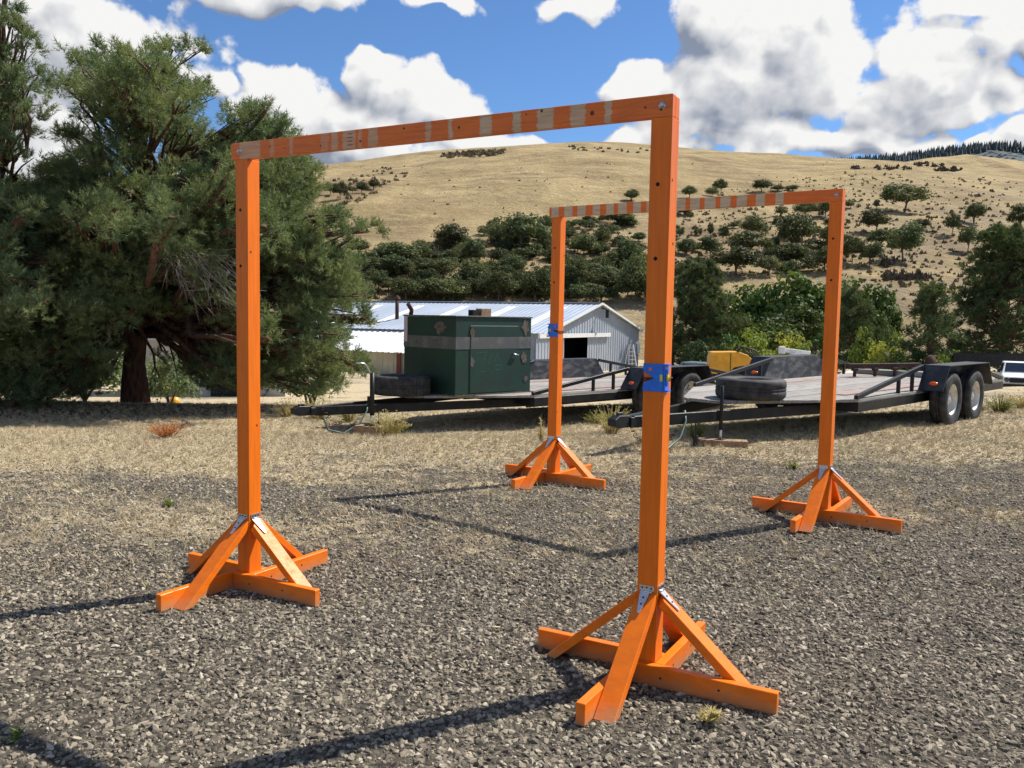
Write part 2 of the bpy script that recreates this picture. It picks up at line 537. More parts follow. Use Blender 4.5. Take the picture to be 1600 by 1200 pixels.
def tri_mesh(name, V, m, nper=3):
    """V: (n, nper, 3) array of separate polygons"""
    V = np.asarray(V, dtype=np.float32)
    n = V.shape[0]
    me = bpy.data.meshes.new(name)
    me.vertices.add(n * nper)
    me.vertices.foreach_set('co', V.reshape(-1))
    me.loops.add(n * nper)
    me.loops.foreach_set('vertex_index', np.arange(n * nper, dtype=np.int32))
    me.polygons.add(n)
    me.polygons.foreach_set('loop_start', np.arange(0, n * nper, nper, dtype=np.int32))
    try:
        me.polygons.foreach_set('loop_total', np.full(n, nper, dtype=np.int32))
    except Exception:
        pass
    me.materials.append(m)
    me.update(calc_edges=True)
    me.validate()
    return me


def grid_mesh(name, xs, ys, zf, m):
    X, Y = np.meshgrid(xs, ys)
    Z = zf(X, Y)
    nx, ny = len(xs), len(ys)
    V = np.stack([X, Y, Z], -1).reshape(-1, 3).astype(np.float32)
    i = np.arange((ny - 1) * nx).reshape(ny - 1, nx)[:, :-1].reshape(-1)
    Q = np.stack([i, i + 1, i + nx + 1, i + nx], -1).astype(np.int32)
    me = bpy.data.meshes.new(name)
    me.vertices.add(len(V))
    me.vertices.foreach_set('co', V.reshape(-1))
    me.loops.add(Q.size)
    me.loops.foreach_set('vertex_index', Q.reshape(-1))
    me.polygons.add(len(Q))
    me.polygons.foreach_set('loop_start', np.arange(0, Q.size, 4, dtype=np.int32))
    me.polygons.foreach_set('use_smooth', np.ones(len(Q), dtype=bool))
    me.materials.append(m)
    me.update(calc_edges=True)
    return me, V


# ---------------------------------------------------------------- terrain
_f1 = ([-50, 5.0, 6.2, 200], [0, 0, 0.06, 0.06])
_f2 = ([-90, 9.3, 10.8, 11.8, 12.8, 16.5, 17.2, 18.3, 19.6, 24, 33, 45, 70, 100, 300], [0, 0, -0.06, -0.23, -0.31, -0.33, -0.37, -0.62, -0.90, -1.55, -2.5, -2.9, -3.15, -3.2, -3.2])


def vnoise(x, y, seed=0):
    """smooth sum of sines used for gentle ground relief"""
    r = np.random.default_rng(seed)
    z = 0
    for k in range(7):
        a, ph, fr = r.uniform(0, 6.28), r.uniform(0, 6.28), 1.0 * (1.55 ** k)
        z = z + np.sin((x * math.cos(a) + y * math.sin(a)) * fr + ph + 0.7 * np.sin(y * fr * 0.6 + ph)) / (1.5 ** k)
    return z / 2.6


def smooth01(t):
    t = np.clip(t, 0, 1)
    return t * t * (3 - 2 * t)


def gz0(x, y):
    return np.interp(y, *_f1) + np.interp(y - 0.6 * np.maximum(x, 0.0), *_f2)


def gz(x, y):
    x, y = np.asarray(x, float), np.asarray(y, float)
    return gz0(x, y) + 0.012 * vnoise(x * 1.3, y * 1.3, 3) * smooth01((y - 9) / 3)


HY0, HYC = 100.0, 480.0
_crest = [(-400, 330), (0, 300), (300, 280), (480, 266), (560, 257), (620, 248), (700, 240), (760, 234), (850, 227), (900, 224), (960, 225),
          (1010, 229), (1060, 234), (1130, 240), (1200, 243), (1280, 249), (1340, 252), (1400, 257), (1470, 262), (1600, 272), (1900, 300), (2400, 330)]
_cx = [at(px, py, HYC)[0] for px, py in _crest]
_cz = [at(px, py, HYC)[2] for px, py in _crest]


def hz(x, y):
    x, y = np.asarray(x, float), np.asarray(y, float)
    c = np.interp(x, _cx, _cz)
    t = (y - HY0) / (HYC - HY0)
    tc = np.clip(t, 0, 1)
    s = 1 - (1 - tc) ** 1.18
    z = -3.2 + (c + 3.2) * s - np.maximum(t - 1, 0) * 30
    rel = smooth01((t) / 0.12) * (1 - smooth01((t - 0.8) / 0.15))
    z = z + rel * (2.6 * vnoise(x / 38, y / 52, 5) + 0.9 * vnoise(x / 11, y / 15, 9))
    return np.where(y < HY0, gz0(x, y), z)


def hill_hit(px, py, y0=HY0 + 2):
    d = ray(px, py)
    ys = np.linspace(y0, HYC, 900)
    xs, zs = d[0] / d[1] * ys, CAMH + d[2] / d[1] * ys
    below = zs <= hz(xs, ys)
    if not below.any():
        return None
    k = int(np.argmax(below))
    return xs[k], ys[k], float(hz(xs[k], ys[k]))


def straw_w(x, y):
    """how much dry grass covers the gravel"""
    s = y - 0.22 * np.minimum(x, 0) - 0.12 * np.maximum(x - 0.5, 0)
    w = smooth01((s - 3.0) / 8.6)
    n = vnoise(x * 1.1, y * 1.5, 21) * 0.5 + vnoise(x * 3.3, y * 4.1, 23) * 0.35 + 0.35 * vnoise(x * 9, y * 11, 29)
    w = w * 0.86 + 0.68 * n * smooth01((s - 2.6) / 4.0) + 0.07 * np.clip(n, 0, 1)
    return np.clip(w, 0, 1)


def ground_material():
    m = bpy.data.materials.new('gravel_and_dry_grass')
    m.use_nodes = True
    T = NT(m.node_tree)
    b = T.n['Principled BSDF']
    b.inputs['Roughness'].default_value = 0.95
    b.inputs['Specular IOR Level'].default_value = 0.2
    P = T.new('ShaderNodeTexCoord').outputs['Object']
    at_ = T.new('ShaderNodeAttribute', attribute_name='straw').outputs['Fac']
    vo = T.new('ShaderNodeTexVoronoi', feature='F1')
    T.put(vo.inputs['Vector'], P)
    vo.inputs['Scale'].default_value = 34.0
    sv = T.new('ShaderNodeSeparateColor')
    T.l.new(vo.outputs['Color'], sv.inputs[0])
    gr = T.mix(sv.outputs[0], (0.085, 0.073, 0.055), (0.27, 0.23, 0.17))
    gr = T.mix(T.maprange(vo.outputs['Distance'], 0.1, 1.1), gr, (0.05, 0.044, 0.035))
    fine = T.noise(P, 30.0, 6.0, 0.7)
    st = T.mix(T.maprange(fine, 0.3, 0.7), (0.40, 0.315, 0.190), (0.66, 0.545, 0.35))
    st = T.mix(T.maprange(T.noise(P, 0.55, 4.0), 0.45, 0.7), st, (0.30, 0.25, 0.17))
    mk = T.math('ADD', at_, T.math('MULTIPLY', T.math('SUBTRACT', T.noise(P, 5.0, 6.0, 0.7), 0.5), 1.5))
    mk = T.maprange(mk, 0.35, 0.68)
    c = T.mix(mk, gr, st)
    # needle litter under the pine
    dl = T.vmath('DISTANCE', T.vmath('MULTIPLY', P, (1, 1, 0)), (-8.2, 17.6, 0))
    lit_ = T.maprange(T.math('ADD', dl, T.math('MULTIPLY', T.noise(P, 1.1, 4.0), 3.0)), 4.6, 6.2, 1.0, 0.0)
    c = T.mix(lit_, c, T.mix(T.maprange(fine, 0.35, 0.65), (0.085, 0.055, 0.035), (0.20, 0.14, 0.09)))
    T.put(b.inputs['Base Color'], c)
    bn = T.new('ShaderNodeBump')
    bn.inputs['Strength'].default_value = 1.0
    bn.inputs['Distance'].default_value = 0.03
    hgt = T.math('ADD', T.math('MULTIPLY', vo.outputs['Distance'], -0.9), T.math('MULTIPLY', fine, 1.4))
    T.put(bn.inputs['Height'], hgt)
    T.l.new(bn.outputs[0], b.inputs['Normal'])
    return m


M_GROUND = ground_material()
xs = np.unique(np.concatenate([np.linspace(-140, -14, 60), np.linspace(-14, 16, 151), np.linspace(16, 140, 60)]))
ys = np.unique(np.concatenate([np.linspace(-60, 1, 25), np.linspace(1, 24, 140), np.linspace(24, 99.9, 70)]))
me, V = grid_mesh('ground', xs, ys, gz, M_GROUND)
a_ = me.attributes.new('straw', 'FLOAT', 'POINT')
a_.data.foreach_set('value', straw_w(V[:, 0], V[:, 1]).astype(np.float32))
tag(link('ground', me), kind='structure')


def hill_material():
    m = bpy.data.materials.new('dry_grass_hillside')
    m.use_nodes = True
    T = NT(m.node_tree)
    b = T.n['Principled BSDF']
    b.inputs['Roughness'].default_value = 0.95
    b.inputs['Specular IOR Level'].default_value = 0.1
    P = T.new('ShaderNodeTexCoord').outputs['Object']
    Pp = T.vmath('MULTIPLY', P, (1.0, 0.55, 0.6))
    a = T.maprange(T.noise(Pp, 0.035, 8.0, 0.65), 0.35, 0.66)
    f2 = T.maprange(T.noise(T.vmath('MULTIPLY', P, (0.35, 1.0, 1.0)), 0.11, 7.0, 0.7), 0.38, 0.62)
    f3 = T.maprange(T.noise(P, 1.1, 6.0, 0.75), 0.3, 0.7)
    c = T.mix(a, (0.40, 0.305, 0.150), (0.245, 0.180, 0.098))
    c = T.mix(f2, c, (0.46, 0.362, 0.19))
    c = T.mix(T.math('MULTIPLY', f3, 0.5), c, (0.21, 0.15, 0.078))
    # thin stony soil on the lower right slopes
    se = T.new('ShaderNodeSeparateXYZ')
    T.put(se.inputs[0], P)
    soil = T.maprange(T.math('ADD', se.outputs[1], T.math('MULTIPLY', se.outputs[0], -0.9)), 190.0, 90.0)
    soil = T.math('MULTIPLY', soil, T.maprange(T.noise(P, 0.06, 6.0, 0.7), 0.36, 0.62))
    c = T.mix(T.math('MULTIPLY', soil, 0.75), c, (0.285, 0.222, 0.15))
    br = T.maprange(T.noise(Pp, 0.021, 7.0, 0.7), 0.56, 0.72)
    c = T.mix(T.math('MULTIPLY', br, 0.7), c, (0.185, 0.125, 0.07))
    mot = T.maprange(T.noise(T.vmath('MULTIPLY', P, (1.0, 0.4, 0.4)), 0.09, 10.0, 0.72), 0.34, 0.66, 0.84, 1.17)
    cm = T.new('ShaderNodeCombineXYZ')
    for i_ in range(3):
        T.put(cm.inputs[i_], mot)
    c = T.mix(1.0, c, cm.outputs[0], 'MULTIPLY')
    T.put(b.inputs['Base Color'], c)
    bn = T.new('ShaderNodeBump')
    bn.inputs['Strength'].default_value = 0.9
    bn.inputs['Distance'].default_value = 2.2
    T.put(bn.inputs['Height'], T.noise(P, 0.22, 9.0, 0.72))
    T.l.new(bn.outputs[0], b.inputs['Normal'])
    return m


M_HILL = hill_material()
xs = np.unique(np.concatenate([np.linspace(-900, -260, 50), np.linspace(-260, 420, 190), np.linspace(420, 1100, 50)]))
ys = np.unique(np.concatenate([np.linspace(99.7, 330, 110), np.linspace(330, 700, 90)]))
me, _ = grid_mesh('hill', xs, ys, hz, M_HILL)
tag(link('hill', me), kind='structure')
# the rest of the valley floor, a little lower than everything in view
me, _ = grid_mesh('valley_floor', np.linspace(-4000, 4000, 9), np.linspace(-4000, 4000, 9), lambda x, y: x * 0 - 6.0, M_HILL)
tag(link('valley_floor', me), kind='structure')


def ridge(name, pts, Y, depth, m):
    X = [at(px, py, Y)[0] for px, py in pts]
    Z = [at(px, py, Y)[2] for px, py in pts]
    xs_ = np.linspace(X[0], X[-1], 160)
    ys_ = np.linspace(Y - depth, Y + depth, 30)

    def zf(x, y):
        c = np.interp(x, X, Z)
        t = np.abs(y - Y) / depth
        return c - (c + 5) * (t ** 1.3) * 0.9 + 2.0 * vnoise(x / 40, y / 40, 31)
    me_, _ = grid_mesh(name, xs_, ys_, zf, m)
    tag(link(name, me_), kind='structure')
    return xs_, lambda x: np.interp(x, X, Z)


ridge('far_knoll', [(1200, 300), (1330, 275), (1400, 256), (1450, 247), (1500, 241), (1550, 246), (1600, 256), (1700, 268), (1900, 300)], 820, 330, M_HILL)
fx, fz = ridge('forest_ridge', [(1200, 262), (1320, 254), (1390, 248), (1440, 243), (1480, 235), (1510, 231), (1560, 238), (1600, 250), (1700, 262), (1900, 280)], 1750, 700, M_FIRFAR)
tv = []
for i in range(1500):
    x = random.uniform(fx[0], fx[-1])
    z = float(fz(x)) - random.random() ** 1.5 * 30
    y = 1750 - (float(fz(x)) - z) * 6
    h, r = random.uniform(6, 15), random.uniform(2.2, 4.2)
    for k in range(4):
        t0, t1 = 2 * math.pi * k / 4, 2 * math.pi * (k + 1) / 4
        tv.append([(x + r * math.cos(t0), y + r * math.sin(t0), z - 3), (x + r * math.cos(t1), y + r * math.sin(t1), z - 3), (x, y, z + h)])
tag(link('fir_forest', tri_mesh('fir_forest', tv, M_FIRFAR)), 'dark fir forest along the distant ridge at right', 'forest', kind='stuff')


# ---------------------------------------------------------------- gravel and straw (uncountable ground cover)
def cover_patch(name, dens_fn, x_half, y0, y1, step):
    xs_ = np.arange(-x_half, x_half + step, step)
    ys_ = np.arange(y0, y1 + step, step)
    me_, V_ = grid_mesh(name, xs_, ys_, gz, M_GROUND)
    inside = (np.abs(V_[:, 0]) < (V_[:, 1] * 0.62 + 1.0)).astype(np.float32)
    d_ = dens_fn(V_[:, 0], V_[:, 1]) * inside
    at2 = me_.attributes.new('cover', 'FLOAT', 'POINT')
    at2.data.foreach_set('value', d_.astype(np.float32))
    return me_


def scatter_tree(name, variants_fn, mat_, smin, smax, spow, flat):
    g = bpy.data.node_groups.new(name, 'GeometryNodeTree')
    g.interface.new_socket('Geometry', in_out='INPUT', socket_type='NodeSocketGeometry')
    g.interface.new_socket('Geometry', in_out='OUTPUT', socket_type='NodeSocketGeometry')
    G = NT(g)
    gi, go = G.new('NodeGroupInput'), G.new('NodeGroupOutput')
    dist = G.new('GeometryNodeDistributePointsOnFaces', distribute_method='RANDOM')
    G.l.new(gi.outputs[0], dist.inputs['Mesh'])
    na = G.new('GeometryNodeInputNamedAttribute', data_type='FLOAT')
    na.inputs['Name'].default_value = 'cover'
    G.l.new(na.outputs[0], dist.inputs['Density'])
    join = G.new('GeometryNodeJoinGeometry')
    nv = variants_fn(G, join)
    sm = G.new('GeometryNodeSetMaterial')
    sm.inputs['Material'].default_value = mat_
    G.l.new(join.outputs[0], sm.inputs[0])
    iop = G.new('GeometryNodeInstanceOnPoints')
    G.l.new(dist.outputs['Points'], iop.inputs['Points'])
    G.l.new(sm.outputs[0], iop.inputs['Instance'])
    iop.inputs['Pick Instance'].default_value = True
    ri = G.new('FunctionNodeRandomValue', data_type='INT')
    ri.inputs[4].default_value, ri.inputs[5].default_value = 0, nv - 1
    G.l.new(ri.outputs[2], iop.inputs['Instance Index'])
    rr = G.new('FunctionNodeRandomValue', data_type='FLOAT_VECTOR')
    if flat:
        rr.inputs[0].default_value, rr.inputs[1].default_value = (-0.25, -0.25, 0), (0.25, 0.25, 6.283)
    else:
        rr.inputs[0].default_value, rr.inputs[1].default_value = (-0.7, -0.7, 0), (0.7, 0.7, 6.283)
    rr.inputs['Seed'].default_value = 3
    G.l.new(rr.outputs[0], iop.inputs['Rotation'])
    rs = G.new('FunctionNodeRandomValue', data_type='FLOAT')
    rs.inputs['Seed'].default_value = 5
    pw = G.math('POWER', rs.outputs[1], spow)
    G.put(iop.inputs['Scale'], G.math('MULTIPLY_ADD', pw, smax - smin, smin))
    st = G.new('GeometryNodeStoreNamedAttribute', data_type='FLOAT', domain='INSTANCE')
    st.inputs['Name'].default_value = 'tint'
    rt = G.new('FunctionNodeRandomValue', data_type='FLOAT')
    rt.inputs['Seed'].default_value = 9
    G.l.new(iop.outputs[0], st.inputs['Geometry'])
    G.l.new(rt.outputs[1], st.inputs['Value'])
    G.l.new(st.outputs[0], go.inputs[0])
    return g


def stone_variants(G, join):
    for i in range(7):
        ico = G.new('GeometryNodeMeshIcoSphere')
        ico.inputs['Radius'].default_value = 1.0
        ico.inputs['Subdivisions'].default_value = 1
        nz = G.new('ShaderNodeTexNoise', noise_dimensions='4D')
        nz.inputs['Scale'].default_value = 0.9
        nz.inputs['Detail'].default_value = 2.0
        nz.inputs['W'].default_value = i * 7.7 + 1.3
        off = G.vmath('MULTIPLY', G.vmath('SUBTRACT', nz.outputs['Color'], (0.5, 0.5, 0.5)), (2.2, 2.2, 2.2))
        sp = G.new('GeometryNodeSetPosition')
        G.l.new(ico.outputs[0], sp.inputs['Geometry'])
        G.l.new(off, sp.inputs['Offset'])
        tr = G.new('GeometryNodeTransform')
        tr.inputs['Scale'].default_value = (1.15 + 0.2 * (i % 3), 0.95 - 0.08 * (i % 4), 0.62 + 0.06 * (i % 3))
        G.l.new(sp.outputs[0], tr.inputs['Geometry'])
        ti = G.new('GeometryNodeGeometryToInstance')
        G.l.new(tr.outputs[0], ti.inputs[0])
        G.l.new(ti.outputs[0], join.inputs[0])
    return 7


def straw_variants(G, join):
    rnd = random.Random(3)
    for i in range(5):
        j2 = G.new('GeometryNodeJoinGeometry')
        for k in range(9):
            cn = G.new('GeometryNodeMeshCone', fill_type='NONE')
            cn.inputs['Vertices'].default_value = 3
            cn.inputs['Side Segments'].default_value = 1
            cn.inputs['Radius Top'].default_value = 0.0
            cn.inputs['Radius Bottom'].default_value = 0.045
            cn.inputs['Depth'].default_value = rnd.uniform(0.7, 1.5)
            tr = G.new('GeometryNodeTransform')
            lean = rnd.uniform(0.5, 1.45) if i < 3 else rnd.uniform(0.1, 0.8)
            tr.inputs['Rotation'].default_value = (lean, 0, rnd.uniform(0, 6.28))
            tr.inputs['Translation'].default_value = (rnd.uniform(-0.5, 0.5), rnd.uniform(-0.5, 0.5), 0.02)
            G.l.new(cn.outputs[0], tr.inputs['Geometry'])
            G.l.new(tr.outputs[0], j2.inputs[0])
        ti = G.new('GeometryNodeGeometryToInstance')
        G.l.new(j2.outputs[0], ti.inputs[0])
        G.l.new(ti.outputs[0], join.inputs[0])
    return 5


def tint_mat(name, stops, rough=0.9, bump=0.0):
    m = bpy.data.materials.new(name)
    m.use_nodes = True
    T = NT(m.node_tree)
    b = T.n['Principled BSDF']
    b.inputs['Roughness'].default_value = rough
    b.inputs['Specular IOR Level'].default_value = 0.3
    at2 = T.new('ShaderNodeAttribute', attribute_name='tint', attribute_type='INSTANCER')
    cr = T.new('ShaderNodeValToRGB')
    el_ = cr.color_ramp.elements
    while len(el_) < len(stops):
        el_.new(0.5)
    for e, (p, c) in zip(el_, stops):
        e.position, e.color = p, (*c, 1)
    T.l.new(at2.outputs['Fac'], cr.inputs[0])
    P = T.new('ShaderNodeTexCoord').outputs['Object']
    c = T.mix(T.maprange(T.noise(P, 1.6, 5.0, 0.7), 0.35, 0.7), cr.outputs[0], T.mix(1.0, cr.outputs[0], (0.68, 0.67, 0.66), 'MULTIPLY'))
    wp = T.new('ShaderNodeNewGeometry').outputs['Position']
    dust = T.maprange(T.noise(T.vmath('MULTIPLY', wp, (1, 1.6, 0)), 0.75, 6.0, 0.65), 0.36, 0.68)
    c = T.mix(T.math('MULTIPLY', dust, 0.30), c, (0.31, 0.262, 0.19))
    T.put(b.inputs['Base Color'], c)
    return m


M_STONE = tint_mat('crushed_stone', [(0.0, (0.058, 0.051, 0.041)), (0.3, (0.150, 0.128, 0.095)), (0.62, (0.268, 0.226, 0.165)),
                                     (0.9, (0.38, 0.325, 0.24)), (1.0, (0.52, 0.46, 0.36))])
M_STRAW = tint_mat('dry_straw', [(0.0, (0.42, 0.32, 0.18)), (0.5, (0.68, 0.55, 0.34)), (0.9, (0.80, 0.69, 0.46)), (1.0, (0.56, 0.53, 0.27))], 0.8)

stone_tree = scatter_tree('gravel_scatter', stone_variants, M_STONE, 0.0038, 0.0172, 2.3, False)
straw_tree = scatter_tree('straw_scatter', straw_variants, M_STRAW, 0.02, 0.062, 1.5, True)


def gravel_density(x, y):
    w = straw_w(x, y)
    d = np.interp(y, [2.0, 4.0, 6.0, 9.0, 13.0, 16.0], [4600, 4200, 2900, 1500, 500, 150])
    bare = smooth01((vnoise(x * .8, y * 1.1, 41) * .6 + vnoise(x * 2.3, y * 2.9, 43) * .4 - .12) / .5)
    return d * (1 - 0.8 * w) * (1 - .55 * bare)


def straw_density(x, y):
    w = straw_w(x, y)
    return np.interp(y, [2, 5, 8, 14, 20], [900, 700, 420, 260, 110]) * np.clip(w - 0.02, 0, 1) ** 1.2


for nm, fn, tree, y1 in (('gravel_stones', gravel_density, stone_tree, 16.0), ('dry_grass', straw_density, straw_tree, 22.0)):
    me = cover_patch(nm, fn, y1 * 0.62 + 1.4, 1.9, y1, 0.2)
    o = link(nm, me)
    md = o.modifiers.new('scatter', 'NODES')
    md.node_group = tree
    tag(o, kind='stuff')


# ---------------------------------------------------------------- orange clearance frames
HW = 0.0445
GA = dict(x=-1.4539, y=4.7479, phi=0.5096, z=0.0)
GB = dict(x=0.3870, y=7.6890, phi=0.5919, z=0.062)
SPAN, GH, FOOT = 2.3601, 2.4363, 0.5574


def px_along(g, px, py):
    """distance along a frame's beam of the point seen at a photo column"""
    k = ((px - 800) * math.cos(ROLL) + (py - 600) * math.sin(ROLL)) / F
    bx, by = math.cos(g['phi']), -math.sin(g['phi'])
    x0, y0 = g['x'] - HW * math.sin(g['phi']), g['y'] - HW * math.cos(g['phi'])
    y0c, byc = y0 * math.cos(PITCH), by * math.cos(PITCH)
    y0c -= (GH - CAMH) * math.sin(PITCH)
    return (k * y0c - x0) / (bx - k * byc)


def beam_material(name, g, bare, py, fade, near=False):
    m = bpy.data.materials.new(name)
    m.use_nodes = True
    T = NT(m.node_tree)
    b = T.n['Principled BSDF']
    b.inputs['Roughness'].default_value = 0.5
    P = T.new('ShaderNodeTexCoord').outputs['Object']
    grain = T.noise(T.vmath('MULTIPLY', P, (1.0, 14, 14)), 4.5, 6.0, 0.6, 1.2)
    se = T.new('ShaderNodeSeparateXYZ')
    T.put(se.inputs[0], P)
    jit = T.math('MULTIPLY', T.math('SUBTRACT', T.noise(T.vmath('MULTIPLY', P, (6, 30, 30)), 4.0, 6.0, 0.7), 0.5), 0.05 if near else 0.008)
    fac = T.math('DIVIDE', T.math('ADD', T.math('ADD', se.outputs[0], jit), 0.1), SPAN + 0.2)
    cr = T.new('ShaderNodeValToRGB')
    cr.color_ramp.interpolation = 'CONSTANT' if not fade else 'LINEAR'
    st = [(0.0, 0.0)]
    for (a, c, v) in bare:
        p0 = (px_along(g, a, py) + 0.1) / (SPAN + 0.2)
        p1 = (px_along(g, c, py) + 0.1) / (SPAN + 0.2)
        st += [(p0, v), (p1, 0.0)]
    el_ = cr.color_ramp.elements
    st = st[:32]
    while len(el_) < len(st):
        el_.new(0.5)
    for e, (p, v) in zip(el_, st):
        e.position, e.color = min(max(p, 0), 1), (v, v, v, 1)
    T.put(cr.inputs[0], fac)
    wood = T.mix(T.maprange(grain, 0.35, 0.68), (0.66, 0.54, 0.35), (0.52, 0.385, 0.22))
    paint = T.mix(T.maprange(grain, 0.32, 0.7), (0.88, 0.185, 0.010), (0.72, 0.135, 0.010))
    T.put(b.inputs['Base Color'], T.mix(cr.outputs[0], paint, wood))
    return m


A_bare = [(362, 372, .45), (374, 405, .55), (421, 427, .4), (451, 457, .5), (500, 513, .35), (517, 526, .6), (535, 554, .6), (558, 563, .5), (574, 590, .6),
          (662, 671, .6), (699, 704, .8), (749.5, 765, .8), (800.5, 812, .85)]
A_bare2 = [(836.5, 862, .8), (889, 912, .75), (941.5, 952, .8), (972, 993, .8), (1014, 1042, .35)]
Bz = lambda a, b: (840 + a * .3125, 840 + b * .3125, .93)
B_bare = [Bz(68, 105), Bz(133, 172), Bz(198, 240), Bz(272, 308), Bz(343, 377), Bz(402, 440), Bz(473, 515), Bz(540, 560), Bz(690, 735), Bz(757, 810),
          Bz(832, 885), Bz(908, 960), Bz(990, 1045), Bz(1085, 1135), Bz(1185, 1225)]
M_BEAM_A = beam_material('streaky_orange_beam_paint', GA, A_bare[1:] + A_bare2[:3], 200, False, True)
M_BEAM_B = beam_material('striped_orange_beam_paint', GB, B_bare, 320, False)


